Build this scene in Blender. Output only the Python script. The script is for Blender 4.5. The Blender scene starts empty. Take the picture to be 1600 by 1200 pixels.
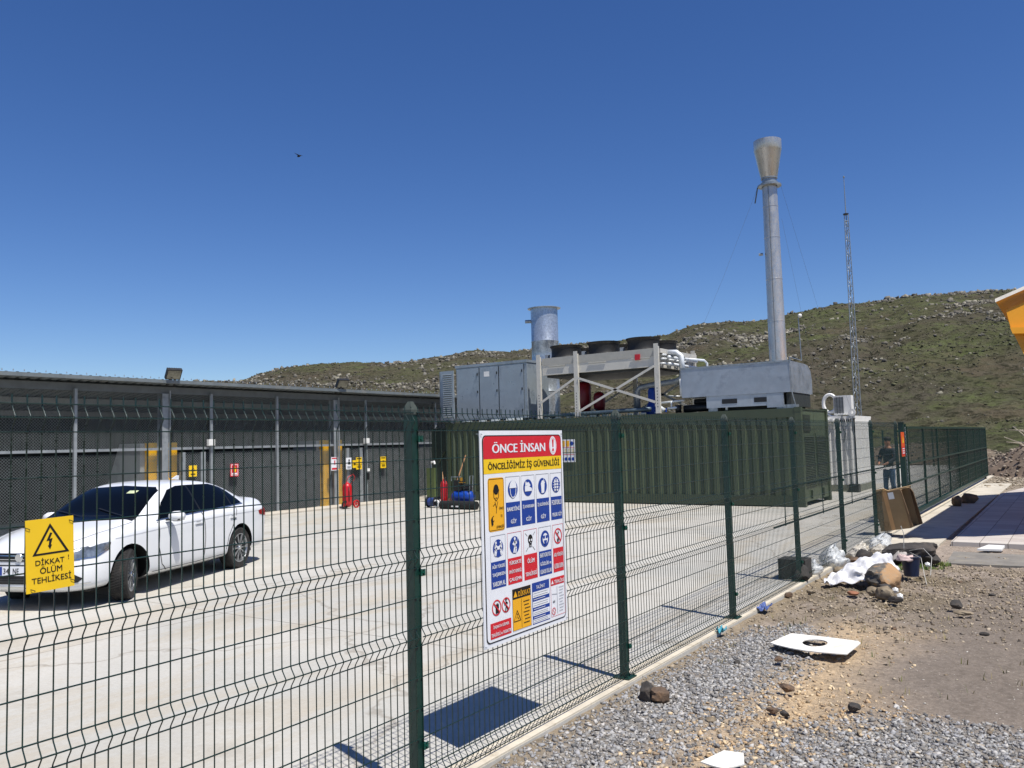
import bpy, bmesh, math, random
import numpy as np
from mathutils import Vector, Matrix, geometry
from mathutils.bvhtree import BVHTree
random.seed(7); RNG = np.random.default_rng(11)
SCN = bpy.context.scene
COL = SCN.collection
R_ = math.radians

# ---------------------------------------------------------------- camera
F_PX, PITCH, ROLL, YAW = 1285.44, 0.072184, 0.026826, 0.599575
fw = Vector((-math.sin(YAW)*math.cos(PITCH), math.cos(YAW)*math.cos(PITCH), math.sin(PITCH)))
rt = Vector((math.cos(YAW), math.sin(YAW), 0)); up = rt.cross(fw)
rt2 = rt*math.cos(ROLL) - up*math.sin(ROLL); up2 = up*math.cos(ROLL) + rt*math.sin(ROLL)
cd = bpy.data.cameras.new('camera'); cam = bpy.data.objects.new('camera', cd); COL.objects.link(cam)
cd.sensor_width = 36.0; cd.lens = F_PX/1600*36.0; cd.clip_start = 0.05; cd.clip_end = 3000
mw = Matrix((rt2, up2, -fw)).transposed().to_4x4(); mw.translation = Vector((3.0418, 0, 1.8606))
cam.matrix_world = mw
SCN.camera = cam

# ---------------------------------------------------------------- light
SUN = Vector((.445, -.145, 1.0)).normalized()
w = bpy.data.worlds.new('World'); SCN.world = w; w.use_nodes = True
nt = w.node_tree; nt.nodes.clear()
sky = nt.nodes.new('ShaderNodeTexSky'); sky.sky_type = 'NISHITA'; sky.sun_disc = False
sky.sun_elevation = math.asin(SUN.z); sky.sun_rotation = math.atan2(SUN.x, SUN.y)
sky.altitude = 1300; sky.air_density = 1.0; sky.dust_density = 0.6; sky.ozone_density = 3.5
bg = nt.nodes.new('ShaderNodeBackground'); bg.inputs[1].default_value = 0.085
wo = nt.nodes.new('ShaderNodeOutputWorld')
hs = nt.nodes.new('ShaderNodeHueSaturation'); hs.inputs['Saturation'].default_value = 1.24; hs.inputs['Hue'].default_value = .512; hs.inputs['Value'].default_value = 1.1
nt.links.new(sky.outputs[0], hs.inputs['Color']); nt.links.new(hs.outputs[0], bg.inputs[0]); nt.links.new(bg.outputs[0], wo.inputs[0])
sd = bpy.data.lights.new('sun', 'SUN'); sd.energy = 5.0; sd.angle = R_(0.55); sd.color = (1.0, .955, .89)
so = bpy.data.objects.new('sun', sd); COL.objects.link(so)
so.rotation_euler = SUN.to_track_quat('Z', 'Y').to_euler(); so.location = (0, 0, 30)
SCN.view_settings.view_transform = 'Standard'; SCN.view_settings.look = 'None'
SCN.view_settings.exposure = 0.30; SCN.view_settings.gamma = 1.0
try: SCN.view_settings.use_curve_mapping = False
except Exception: pass
SCN.cycles.max_bounces = 6; SCN.cycles.diffuse_bounces = 3; SCN.cycles.glossy_bounces = 3
SCN.cycles.transparent_max_bounces = 12

# ---------------------------------------------------------------- materials
def hexc(h):
    h = h.lstrip('#'); v = [int(h[i:i+2], 16)/255 for i in (0, 2, 4)]
    return tuple(x/12.92 if x <= .04045 else ((x+.055)/1.055)**2.4 for x in v)
MATS = {}
def newmat(name):
    m = bpy.data.materials.new(name); m.use_nodes = True
    n = m.node_tree; p = n.nodes['Principled BSDF']
    return m, n, p
def noise(n, scale, detail=4, rough=.55, co=None, dist=0.0):
    t = n.nodes.new('ShaderNodeTexNoise'); t.inputs['Scale'].default_value = scale
    t.inputs['Detail'].default_value = detail; t.inputs['Roughness'].default_value = rough
    t.inputs['Distortion'].default_value = dist
    if co is not None: n.links.new(co, t.inputs['Vector'])
    return t.outputs['Fac']
def mrange(n, src, a, b, c=0.0, d=1.0, smooth=True):
    t = n.nodes.new('ShaderNodeMapRange')
    if smooth: t.interpolation_type = 'SMOOTHSTEP'
    n.links.new(src, t.inputs[0])
    for i, v in enumerate((a, b, c, d)): t.inputs[i+1].default_value = v
    return t.outputs[0]
def mixc(n, fac, a, b, mode='MIX'):
    t = n.nodes.new('ShaderNodeMix'); t.data_type = 'RGBA'; t.blend_type = mode
    for s, v in ((t.inputs[0], fac), (t.inputs[6], a), (t.inputs[7], b)):
        if isinstance(v, (int, float)): s.default_value = v
        elif isinstance(v, tuple): s.default_value = (*v, 1)
        else: n.links.new(v, s)
    return t.outputs[2]
def objco(n, scale=None):
    t = n.nodes.new('ShaderNodeTexCoord')
    if scale is None: return t.outputs['Object']
    mp = n.nodes.new('ShaderNodeMapping'); mp.inputs['Scale'].default_value = scale
    n.links.new(t.outputs['Object'], mp.inputs[0]); return mp.outputs[0]
def bump(n, p, h, strength=.3, dist=.01):
    b = n.nodes.new('ShaderNodeBump'); b.inputs['Strength'].default_value = strength
    b.inputs['Distance'].default_value = dist; n.links.new(h, b.inputs['Height'])
    n.links.new(b.outputs[0], p.inputs['Normal'])
def M(name, base, rough=.55, metal=0.0, var=.12, scale=4.0, dirt=None, bmp=0.0, bscale=30, spec=None, coat=0, stretch=None):
    if name in MATS: return MATS[name]
    if isinstance(base, str): base = hexc(base)
    m, n, p = newmat(name)
    co = objco(n, stretch)
    f = noise(n, scale, 5, .6, co)
    lo = tuple(c*(1-var) for c in base); hi = tuple(min(1, c*(1+var)) for c in base)
    col = mixc(n, mrange(n, f, .3, .7), lo, hi)
    if dirt:
        dc, amt, ds = dirt
        if isinstance(dc, str): dc = hexc(dc)
        g = noise(n, ds, 6, .65, co)
        k = mrange(n, g, .5, .72, 0, amt)
        col = mixc(n, k, col, dc)
    n.links.new(col, p.inputs['Base Color'])
    r = mrange(n, noise(n, scale*3, 3, .5, co), .3, .7, max(0, rough-.08), min(1, rough+.08))
    n.links.new(r, p.inputs['Roughness'])
    p.inputs['Metallic'].default_value = metal
    if spec is not None: p.inputs['Specular IOR Level'].default_value = spec
    if coat: p.inputs['Coat Weight'].default_value = coat; p.inputs['Coat Roughness'].default_value = .05
    if bmp: bump(n, p, noise(n, bscale, 5, .6, co), bmp, .01)
    MATS[name] = m
    return m

# ---------------------------------------------------------------- mesh helpers
class MB:
    def __init__(s): s.v = []; s.f = []; s.mi = []; s.cur = 0
    def add(s, vs, fs):
        o = len(s.v); s.v += [tuple(v) for v in vs]
        for f in fs: s.f.append(tuple(i+o for i in f)); s.mi.append(s.cur)
        return s
    def box(s, a, b, rot=None, org=None):
        x0, y0, z0 = a; x1, y1, z1 = b
        vs = [Vector(p) for p in ((x0,y0,z0),(x1,y0,z0),(x1,y1,z0),(x0,y1,z0),(x0,y0,z1),(x1,y0,z1),(x1,y1,z1),(x0,y1,z1))]
        if rot is not None:
            o = Vector(org) if org is not None else Vector(((x0+x1)/2,(y0+y1)/2,(z0+z1)/2))
            vs = [rot @ (v-o) + o for v in vs]
        return s.add(vs, [(0,3,2,1),(4,5,6,7),(0,1,5,4),(1,2,6,5),(2,3,7,6),(3,0,4,7)])
    def bar(s, p0, p1, wx, wy=None, upv=(0,0,1)):
        p0 = Vector(p0); p1 = Vector(p1); wy = wx if wy is None else wy
        d = (p1-p0).normalized(); u = Vector(upv)
        if abs(d.dot(u)) > .98: u = Vector((1,0,0))
        a = d.cross(u).normalized(); b = a.cross(d).normalized()
        vs = []
        for p in (p0, p1):
            for i, j in ((-1,-1),(1,-1),(1,1),(-1,1)): vs.append(p + a*(wx/2*i) + b*(wy/2*j))
        return s.add(vs, [(0,3,2,1),(4,5,6,7),(0,1,5,4),(1,2,6,5),(2,3,7,6),(3,0,4,7)])
    def tube(s, pts, r, n=8, caps=True):
        pts = [Vector(p) for p in pts]; m = len(pts)
        rr = r if isinstance(r, (list, tuple)) else [r]*m
        t0 = (pts[1]-pts[0]).normalized(); ref = Vector((0,0,1)) if abs(t0.z) < .9 else Vector((1,0,0))
        a = t0.cross(ref).normalized(); o = len(s.v)
        for i, p in enumerate(pts):
            t = (pts[min(i+1,m-1)]-pts[max(i-1,0)]).normalized()
            a = (a - t*a.dot(t)).normalized(); b = t.cross(a)
            for k in range(n):
                an = 2*math.pi*k/n; s.v.append(tuple(p + (a*math.cos(an)+b*math.sin(an))*rr[i]))
        for i in range(m-1):
            for k in range(n):
                k2 = (k+1) % n
                s.f.append((o+i*n+k, o+i*n+k2, o+(i+1)*n+k2, o+(i+1)*n+k)); s.mi.append(s.cur)
        if caps:
            s.f.append(tuple(o+k for k in range(n))[::-1]); s.mi.append(s.cur)
            s.f.append(tuple(o+(m-1)*n+k for k in range(n))); s.mi.append(s.cur)
        return s
    def cyl(s, p0, p1, r, n=16): return s.tube([p0, p1], r, n)
    def lathe(s, c, prof, n=24, axis='Z'):
        o = len(s.v); c = Vector(c)
        for r, h in prof:
            for k in range(n):
                an = 2*math.pi*k/n; x, y = r*math.cos(an), r*math.sin(an)
                p = {'Z': (x, y, h), 'Y': (x, h, y), 'X': (h, x, y)}[axis]
                s.v.append(tuple(c+Vector(p)))
        for i in range(len(prof)-1):
            for k in range(n):
                k2 = (k+1) % n; s.f.append((o+i*n+k, o+i*n+k2, o+(i+1)*n+k2, o+(i+1)*n+k)); s.mi.append(s.cur)
        return s
    def prism(s, pts, d):
        """closed 3D polygon pts extruded by vector d"""
        pts = [Vector(p) for p in pts]; d = Vector(d); n = len(pts)
        fs = [tuple(range(n))[::-1], tuple(range(n, 2*n))] + [(i, (i+1) % n, n+(i+1) % n, n+i) for i in range(n)]
        return s.add(pts + [p+d for p in pts], fs)
    def build(s, name, mats, parent=None, smooth=False, auto=None, loc=None):
        me = bpy.data.meshes.new(name)
        off = Vector(loc) if loc is not None else Vector((0,0,0))
        if parent is not None and loc is None and not islocal(parent): off = gl(parent)
        vs = [(v[0]-off.x, v[1]-off.y, v[2]-off.z) for v in s.v]
        me.from_pydata(vs, [], s.f); me.validate(); me.update()
        for m in (mats if isinstance(mats, (list, tuple)) else [mats]): me.materials.append(m)
        if len(me.polygons) == len(s.mi) and any(s.mi): me.polygons.foreach_set('material_index', s.mi)
        bm = bmesh.new(); bm.from_mesh(me); bmesh.ops.recalc_face_normals(bm, faces=bm.faces); bm.to_mesh(me); bm.free()
        o = bpy.data.objects.new(name, me); COL.objects.link(o)
        if parent is not None: o.parent = parent
        if loc is not None: o.location = off
        if smooth or auto:
            for p in me.polygons: p.use_smooth = True
            if auto: me.set_sharp_from_angle(angle=R_(auto))
        return o
def islocal(o):
    while o is not None:
        if o.get('_local'): return True
        o = o.parent
    return False
def gl(o):
    v = Vector(o.location)
    while o.parent is not None: o = o.parent; v += Vector(o.location)
    return v
def tag(o, label, cat=None, group=None, kind=None):
    if label: o['label'] = label
    if cat: o['category'] = cat
    if group: o['group'] = group
    if kind: o['kind'] = kind
    return o
def thing(name, loc, label, cat, group=None, local=False, rz=0):
    o = bpy.data.objects.new(name, None); COL.objects.link(o); o.location = loc; o.rotation_euler[2] = rz
    o.empty_display_size = .2
    if local: o['_local'] = 1
    return tag(o, label, cat, group)
def solo(name, mb, mat, label, cat, group=None, smooth=False, auto=None, loc=None):
    if loc is None:
        a = np.array(mb.v); loc = (float(a[:,0].mean()), float(a[:,1].mean()), float(a[:,2].min()))
    return tag(mb.build(name, mat, None, smooth, auto, loc), label, cat, group)
def copy_tree(o, parent=None):
    c = o.copy(); COL.objects.link(c); c.parent = parent
    for ch in list(o.children): copy_tree(ch, c)
    return c
def rawmesh(name, V, Fc, mat, smooth=False, parent=None):
    me = bpy.data.meshes.new(name); V = np.asarray(V, np.float32); Fc = np.asarray(Fc, np.int32); k = Fc.shape[1]
    me.vertices.add(len(V)); me.vertices.foreach_set('co', V.ravel())
    me.loops.add(Fc.size); me.loops.foreach_set('vertex_index', Fc.ravel())
    me.polygons.add(len(Fc)); me.polygons.foreach_set('loop_start', np.arange(0, Fc.size, k, dtype=np.int32))
    me.polygons.foreach_set('loop_total', np.full(len(Fc), k, np.int32))
    if smooth: me.polygons.foreach_set('use_smooth', np.ones(len(Fc), bool))
    me.update(calc_edges=True); me.validate(); me.materials.append(mat)
    o = bpy.data.objects.new(name, me); COL.objects.link(o)
    if parent: o.parent = parent
    return o
def setcol(o, cols, name='tint'):
    a = o.data.color_attributes.new(name, 'FLOAT_COLOR', 'POINT')
    c = np.ones((len(cols), 4), np.float32); c[:, :3] = cols; a.data.foreach_set('color', c.ravel())

# numpy value noise
def vn(x, y, seed=0):
    xi = np.floor(x).astype(np.int64); yi = np.floor(y).astype(np.int64); fx = x-xi; fy = y-yi
    fx = fx*fx*(3-2*fx); fy = fy*fy*(3-2*fy)
    def h(a, b):
        n = (a*374761393 + b*668265263 + seed*974711) & 0x7fffffff
        n = ((n ^ (n >> 13))*1274126177) & 0x7fffffff
        return ((n ^ (n >> 16)) & 0xffff)/65535.0
    return (h(xi,yi)*(1-fx)+h(xi+1,yi)*fx)*(1-fy)+(h(xi,yi+1)*(1-fx)+h(xi+1,yi+1)*fx)*fy
def fbm(x, y, oct=5, seed=0, rough=.5):
    t = 0; a = 1; s = 0
    for i in range(oct): t = t+a*vn(x*2**i, y*2**i, seed+i*17); s += a; a *= rough
    return t/s
PHI = (1+5**.5)/2
ICO = np.array([(-1,PHI,0),(1,PHI,0),(-1,-PHI,0),(1,-PHI,0),(0,-1,PHI),(0,1,PHI),(0,-1,-PHI),(0,1,-PHI),(PHI,0,-1),(PHI,0,1),(-PHI,0,-1),(-PHI,0,1)])/1.9
ICF = np.array([(0,11,5),(0,5,1),(0,1,7),(0,7,10),(0,10,11),(1,5,9),(5,11,4),(11,10,2),(10,7,6),(7,1,8),(3,9,4),(3,4,2),(3,2,6),(3,6,8),(3,8,9),(4,9,5),(2,4,11),(6,2,10),(8,6,7),(9,8,1)])
CUB = np.array([(-1,-1,-1),(1,-1,-1),(1,1,-1),(-1,1,-1),(-1,-1,1),(1,-1,1),(1,1,1),(-1,1,1)])*.62
CUF = np.array([(0,2,1),(0,3,2),(4,5,6),(4,6,7),(0,1,5),(0,5,4),(1,2,6),(1,6,5),(2,3,7),(2,7,6),(3,0,4),(3,4,7)])
def chips(P, S, seed=1, flat=.6, jit=.38):
    """angular broken stones: distorted blocks lying roughly flat"""
    rg = np.random.default_rng(seed); n = len(P)
    base = (CUB[None]+rg.uniform(-jit,jit,(n,8,3)))*np.stack([rg.uniform(.6,1.25,n), rg.uniform(.5,1.0,n), rg.uniform(.3,.8,n)*flat/.6],1)[:,None,:]
    a = rg.uniform(0,6.28,n); b = rg.normal(0,.35,n); c = rg.normal(0,.35,n)
    ca,sa,cb,sb,cc,sc = np.cos(a),np.sin(a),np.cos(b),np.sin(b),np.cos(c),np.sin(c)
    Rm = np.stack([ca*cb, ca*sb*sc-sa*cc, ca*sb*cc+sa*sc, sa*cb, sa*sb*sc+ca*cc, sa*sb*cc-ca*sc, -sb, cb*sc, cb*cc],1).reshape(n,3,3)
    V = np.einsum('nij,nkj->nki', Rm, base)*S[:,None,None]*.6+P[:,None,:]
    return V.reshape(-1,3), (CUF[None]+(np.arange(n)*8)[:,None,None]).reshape(-1,3)
def stones(P, S, seed=1, flat=.6, jit=.28):
    """many angular stones: P (n,3) centres, S (n) sizes"""
    rg = np.random.default_rng(seed); n = len(P)
    q = rg.normal(size=(n,4)); q /= np.linalg.norm(q, axis=1)[:,None]; a,b,c,d = q.T
    Rm = np.stack([1-2*(c*c+d*d),2*(b*c-a*d),2*(b*d+a*c),2*(b*c+a*d),1-2*(b*b+d*d),2*(c*d-a*b),2*(b*d-a*c),2*(c*d+a*b),1-2*(b*b+c*c)],1).reshape(n,3,3)
    base = ICO[None]*(1+rg.uniform(-jit,jit,(n,12,1)))*rg.uniform(.55,1.15,(n,1,3))
    V = np.einsum('nij,nkj->nki', Rm, base)
    V[:,:,2] *= flat
    V = V*S[:,None,None]*.5+P[:,None,:]
    Fc = (ICF[None]+(np.arange(n)*12)[:,None,None]).reshape(-1,3)
    return V.reshape(-1,3), Fc

# common materials
CONC = M('concrete_pale', '#b5aea1', .85, var=.1, scale=2, dirt=('#9a8c76', .5, 1.2), bmp=.2)
STEEL = M('galvanised_steel', '#8f979c', .42, .55, var=.18, scale=9, dirt=('#6d7478', .5, 5))
DKGRN = M('fence_green_paint', '#0c3029', .42, 0, var=.15, scale=8, dirt=('#1d4038', .4, 14))
WIREG = M('green_coated_wire', '#0e2a22', .3, 0, var=.1, scale=8, spec=.7)
BLACK = M('black_plastic', '#17181a', .5, 0, var=.2)
WHITE = M('white_paint', '#dcdcd8', .5, 0, var=.04, dirt=('#b9b5aa', .35, 3))
# ---------------------------------------------------------------- ground
def sheet(name, x0, x1, y0, y1, z, mat, zb=None):
    mb = MB()
    if zb is None: mb.add([(x0,y0,z),(x1,y0,z),(x1,y1,z),(x0,y1,z)], [(0,1,2,3)])
    else: mb.box((x0,y0,zb),(x1,y1,z))
    return tag(mb.build(name, mat), None, kind='structure')
def soil_mat(name, c1, c2, c3, s=1.0):
    m, n, p = newmat(name); co = objco(n)
    a = noise(n, 1.3*s, 7, .68, co); b = noise(n, 9*s, 6, .7, co); c = noise(n, 60*s, 3, .7, co)
    col = mixc(n, mrange(n, a, .35, .65), hexc(c1), hexc(c2))
    col = mixc(n, mrange(n, b, .48, .7, 0, .8), col, hexc(c3))
    col = mixc(n, mrange(n, c, .3, .7, 0, .35), col, (.02,.02,.02))
    n.links.new(col, p.inputs['Base Color']); p.inputs['Roughness'].default_value = .95
    p.inputs['Specular IOR Level'].default_value = .15
    bump(n, p, c, .6, .02); return m
sheet('ground', -900, 900, -900, 900, -.16, soil_mat('dry_field', '#6d6a4c', '#7e7560', '#8c8069', .3))

# yard slab
m, n, p = newmat('yard_concrete'); co = objco(n)
a = noise(n, .22, 5, .6, co, .6); b = noise(n, 1.1, 7, .72, co); c = noise(n, 26, 4, .7, co); e = noise(n, .8, 6, .7, objco(n, (1,.25,1)), 1.2)
col = mixc(n, mrange(n, a, .38, .62), hexc('#abaaa3'), hexc('#b9b6ad'))
col = mixc(n, mrange(n, e, .48, .66, 0, .45), col, hexc('#a89a80'))
col = mixc(n, mrange(n, b, .5, .74, 0, .5), col, hexc('#8f8777'))
col = mixc(n, mrange(n, c, .35, .75, 0, .22), col, hexc('#857c6d'))
br = n.nodes.new('ShaderNodeTexBrick'); n.links.new(co, br.inputs['Vector'])
br.offset = 0; br.inputs['Scale'].default_value = 1; br.inputs['Brick Width'].default_value = 5.2; br.inputs['Row Height'].default_value = 6.05
br.inputs['Mortar Size'].default_value = .008; br.inputs['Mortar Smooth'].default_value = .3
col = mixc(n, mrange(n, br.outputs['Fac'], 0, 1, 0, .8), col, hexc('#5f584e'))
vor = n.nodes.new('ShaderNodeTexVoronoi'); vor.feature = 'DISTANCE_TO_EDGE'; vor.inputs['Scale'].default_value = .23
nn = n.nodes.new('ShaderNodeTexNoise'); nn.inputs['Scale'].default_value = 1.5; nn.inputs['Detail'].default_value = 6
n.links.new(co, nn.inputs['Vector'])
vadd = n.nodes.new('ShaderNodeVectorMath'); vadd.operation = 'MULTIPLY_ADD'; n.links.new(nn.outputs['Color'], vadd.inputs[0])
vadd.inputs[1].default_value = (.9,.9,.9); n.links.new(co, vadd.inputs[2]); n.links.new(vadd.outputs[0], vor.inputs['Vector'])
col = mixc(n, mrange(n, vor.outputs['Distance'], 0, .008, .5, 0), col, hexc('#7b7264'))
n.links.new(col, p.inputs['Base Color']); p.inputs['Roughness'].default_value = .85; bump(n, p, c, .25, .01)
YARD = m
sheet('concrete_yard', -34, .085, -30, 52, 0, YARD, -.3)
sheet('concrete_kerb', -.07, .082, -30, 52, .012, M('kerb_concrete', '#c2b9a6', .85, var=.1, scale=5, dirt=('#988a72', .7, 6), bmp=.3), -.2)

# outside dirt (fine sheet with real relief and soil zones)
def inside_soft(X, Y, poly, soft=.15):
    d = np.full(X.shape, 1e9); ins = np.zeros(X.shape, bool); n_ = len(poly)
    for i in range(n_):
        x0, y0 = poly[i]; x1, y1 = poly[(i+1) % n_]; ex, ey = x1-x0, y1-y0
        t = np.clip(((X-x0)*ex+(Y-y0)*ey)/(ex*ex+ey*ey), 0, 1)
        d = np.minimum(d, np.hypot(X-x0-t*ex, Y-y0-t*ey))
        c_ = ((y0 > Y) != (y1 > Y)) & (X < (x1-x0)*(Y-y0)/(y1-y0+1e-12)+x0); ins ^= c_
    s = np.where(ins, d, -d); return np.clip(s/soft*.5+.5, 0, 1)
GRAV_A = [(.12,2),(.12,5.6),(.25,7.6),(.55,8.6),(.85,8.0),(.95,7.0),(1.0,6.0),(.95,5.0),(1.02,4.2),(1.1,2)]
GRAV_B = [(1.35,5.5),(1.75,5.95),(2.3,6.15),(3.6,6.5),(3.6,3),(1.35,3),(1.3,4.8)]
ORANGE = [(.9,4.0),(1.5,4.0),(1.5,5.6),(1.75,6.1),(1.6,7.0),(1.55,8.6),(1.1,8.9),(.9,8.3),(1.0,7),(.95,5)]
GREYF = [(1.7,6.0),(3.8,6.4),(3.8,12),(1.9,12.5),(1.5,9.8),(1.6,7.2)]
def gz(x, y):
    x = np.asarray(x, float); y = np.asarray(y, float)
    wx = x+.35*(fbm(x*1.7, y*1.7, 3, 5)-.5); wy = y+.35*(fbm(x*1.7, y*1.7, 3, 9)-.5)
    gr = inside_soft(wx, wy, GREYF, .5)
    rough = .5+1.5*np.clip((y-8.3)/2, 0, 1)*(1-np.clip((y-12.6)/1, 0, 1))*(1-.7*gr)
    h = -.055+.05*(fbm(x*1.1, y*1.1, 4, 3)-.5)+rough*.055*(fbm(x*7, y*7, 4, 21, .6)-.5)+.018*(fbm(x*28, y*28, 2, 4)-.5)*(1-.6*gr)
    h += .02*inside_soft(wx, wy, GRAV_A, .3)+.02*inside_soft(wx, wy, GRAV_B, .3)
    k = np.clip(1-(x-.08)/.25, 0, 1); h = h*(1-.55*k)+k*(-.004+.035*(fbm(y*2.3, x*9, 4, 66)-.5))
    return h
def grid_patch(name, x0, x1, y0, y1, step, mat):
    nx = int((x1-x0)/step)+1; ny = int((y1-y0)/step)+1
    X, Y = np.meshgrid(np.linspace(x0, x1, nx), np.linspace(y0, y1, ny)); Z = gz(X, Y)
    V = np.stack([X, Y, Z], -1).reshape(-1, 3); i = np.arange(nx*ny).reshape(ny, nx)
    Fc = np.stack([i[:-1,:-1], i[:-1,1:], i[1:,1:], i[1:,:-1]], -1).reshape(-1, 4)
    o = rawmesh(name, V, Fc, mat, True)
    wx = X+.5*(fbm(X*1.7, Y*1.7, 4, 5)-.5); wy = Y+.5*(fbm(X*1.7, Y*1.7, 4, 9)-.5)
    C_ = np.empty(X.shape+(3,)); C_[:] = hexc('#a4978a')
    mud = np.clip((Y-8.2)/1.2, 0, 1)*(1-np.clip((Y-12.8)/1.0, 0, 1))
    def mx(k, c_): 
        nonlocal C_
        C_ = C_*(1-k[..., None])+np.array(hexc(c_))*k[..., None]
    mx(mud*np.clip(fbm(X*2.5, Y*2.5, 4, 8)*2.2-.45, 0, 1), '#6e624a')
    mx(inside_soft(wx, wy, ORANGE, .45)*.95, '#d3b78e')
    mx(inside_soft(wx, wy, GREYF, .45)*.95, '#7f756b')
    mx(inside_soft(wx, wy, GRAV_A, .25), '#8f8a82'); mx(inside_soft(wx, wy, GRAV_B, .25), '#8c8780')
    mx(np.clip((.30-X)/.12, 0, 1)*.8, '#94856c')
    mx(np.clip((Y-17)/3, 0, 1)*.7, '#8f8574')
    setcol(o, C_.reshape(-1, 3)); return tag(o, None, kind='structure')
m, n, p = newmat('soil'); co = objco(n)
at = n.nodes.new('ShaderNodeAttribute'); at.attribute_name = 'tint'
col = mixc(n, mrange(n, noise(n, 5, 7, .7, co), .36, .68, 0, .75), at.outputs['Color'], mixc(n, .5, at.outputs['Color'], (.12,.10,.08)))
col = mixc(n, mrange(n, noise(n, 22, 6, .85, co), .42, .6, 0, .5), col, (.10,.085,.07))
col = mixc(n, mrange(n, noise(n, 45, 4, .75, co), .55, .72, 0, .6), col, (.42,.38,.33))
col = mixc(n, mrange(n, noise(n, 85, 3, .7, co), .55, .7, 0, .6), col, (.09,.075,.06))
n.links.new(col, p.inputs['Base Color']); p.inputs['Roughness'].default_value = .96; p.inputs['Specular IOR Level'].default_value = .1
bump(n, p, noise(n, 90, 5, .75, co), .8, .012)
SOIL = m
grid_patch('dirt_ground', .07, 4.4, 2.2, 18.5, .028, SOIL)
grid_patch('dirt_ground', .07, 12, 18.5, 52, .15, SOIL)
grid_patch('dirt_ground', 4.4, 14, -6, 18.5, .15, SOIL)
grid_patch('dirt_ground', .07, 4.4, -8, 2.2, .15, SOIL)

# gravel, chippings and clods
STONE = []
def stone_mat(name, cols, rough=.85):
    m, n, p = newmat(name); g = n.nodes.new('ShaderNodeNewGeometry'); cr = n.nodes.new('ShaderNodeValToRGB')
    cr.color_ramp.interpolation = 'CONSTANT'; e = cr.color_ramp.elements
    while len(e) < len(cols): e.new(.5)
    for i, c_ in enumerate(cols): e[i].position = i/len(cols); e[i].color = (*hexc(c_), 1)
    n.links.new(g.outputs['Random Per Island'], cr.inputs[0])
    col = mixc(n, mrange(n, noise(n, 60, 4, .7, objco(n)), .4, .7, 0, .4), cr.outputs[0], (.35,.33,.3))
    n.links.new(col, p.inputs['Base Color']); p.inputs['Roughness'].default_value = rough
    p.inputs['Specular IOR Level'].default_value = .25; return m
GRAVM = stone_mat('grey_gravel', ['#89898a','#757575','#989896','#686868','#a5a4a1','#7f7c78','#8c8d8f','#77736e','#b7b4af','#5a5a5b','#928c83','#9b9b9d'])
CLODM = stone_mat('earth_clods', ['#84755f','#92836c','#6f6150','#9f9079','#7d705b','#a89a84','#61564a'])
def scatter(n_, x0, x1, y0, y1, dens, smin, smax, pw=2.0, seed=1, sink=.25):
    rg = np.random.default_rng(seed)
    x = rg.uniform(x0, x1, n_); y = rg.uniform(y0, y1, n_); k = rg.uniform(0, 1, n_) < dens(x, y)
    x, y = x[k], y[k]; s = smin+(smax-smin)*rg.uniform(0, 1, len(x))**pw
    return np.stack([x, y, gz(x, y)+s*sink*.4], 1), s
def wob(x, y): return x+.45*(fbm(x*1.7, y*1.7, 4, 5)-.5), y+.45*(fbm(x*1.7, y*1.7, 4, 9)-.5)
def dA(x, y): a, b = wob(x, y); return np.maximum(inside_soft(a, b, GRAV_A, .3), inside_soft(a, b, GRAV_B, .3))**1.3
P, S = scatter(140000, .10, 3.6, 2.6, 9.2, dA, .006, .040, 2.8, 3)
V, Fc = chips(P, S, 5); tag(rawmesh('gravel', V, Fc, GRAVM), 'loose grey crushed stone spread beside the green fence', 'gravel', kind='stuff')
def dC(x, y):
    a, b = wob(x, y); return np.clip(.35+.9*np.clip((y-8.4)/1.4, 0, 1)*(1-np.clip((y-13)/.6, 0, 1))-.4*inside_soft(a, b, GREYF, .5), .02, 1)*(1-inside_soft(a, b, GRAV_A, .2))*(fbm(x*3, y*3, 3, 2)**1.2+.15)
P, S = scatter(48000, .12, 3.6, 3.4, 14.4, dC, .008, .05, 3.2, 8)
V, Fc = chips(P, S*.85, 9, .8); tag(rawmesh('earth_crumbs', V, Fc, CLODM), 'brown crumbs and clods of dry earth on the bare ground', 'soil', kind='stuff')
def dS(x, y):
    a, b = wob(x, y); return inside_soft(a, b, ORANGE, .4)*np.clip((7.0-y)/1.2, .12, 1)*(.3+fbm(x*4, y*4, 3, 15))
P, S = scatter(16000, .6, 2.2, 3.0, 9.2, dS, .008, .04, 2.6, 14)
V, Fc = chips(P, S, 15); tag(rawmesh('sandy_chips', V, Fc, stone_mat('sand_chips', ['#c2a780','#b39772','#cdb58f','#a48a68','#8d7860','#d3bd99'])), 'tan sandstone chips lying on the sandy patch', 'stone chips', kind='stuff')
P, S = scatter(3500, .12, 3.6, 3.4, 20, lambda x, y: .5+0*x, .008, .028, 2.5, 12)
V, Fc = stones(P, S, 13, .5); tag(rawmesh('pale_chippings', V, Fc, stone_mat('pale_chips', ['#c9c2b6','#b7ad9c','#d8d3c8','#a49a88'])), 'pale stone chips and mortar crumbs on the dirt', 'rubble', kind='stuff')

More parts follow.
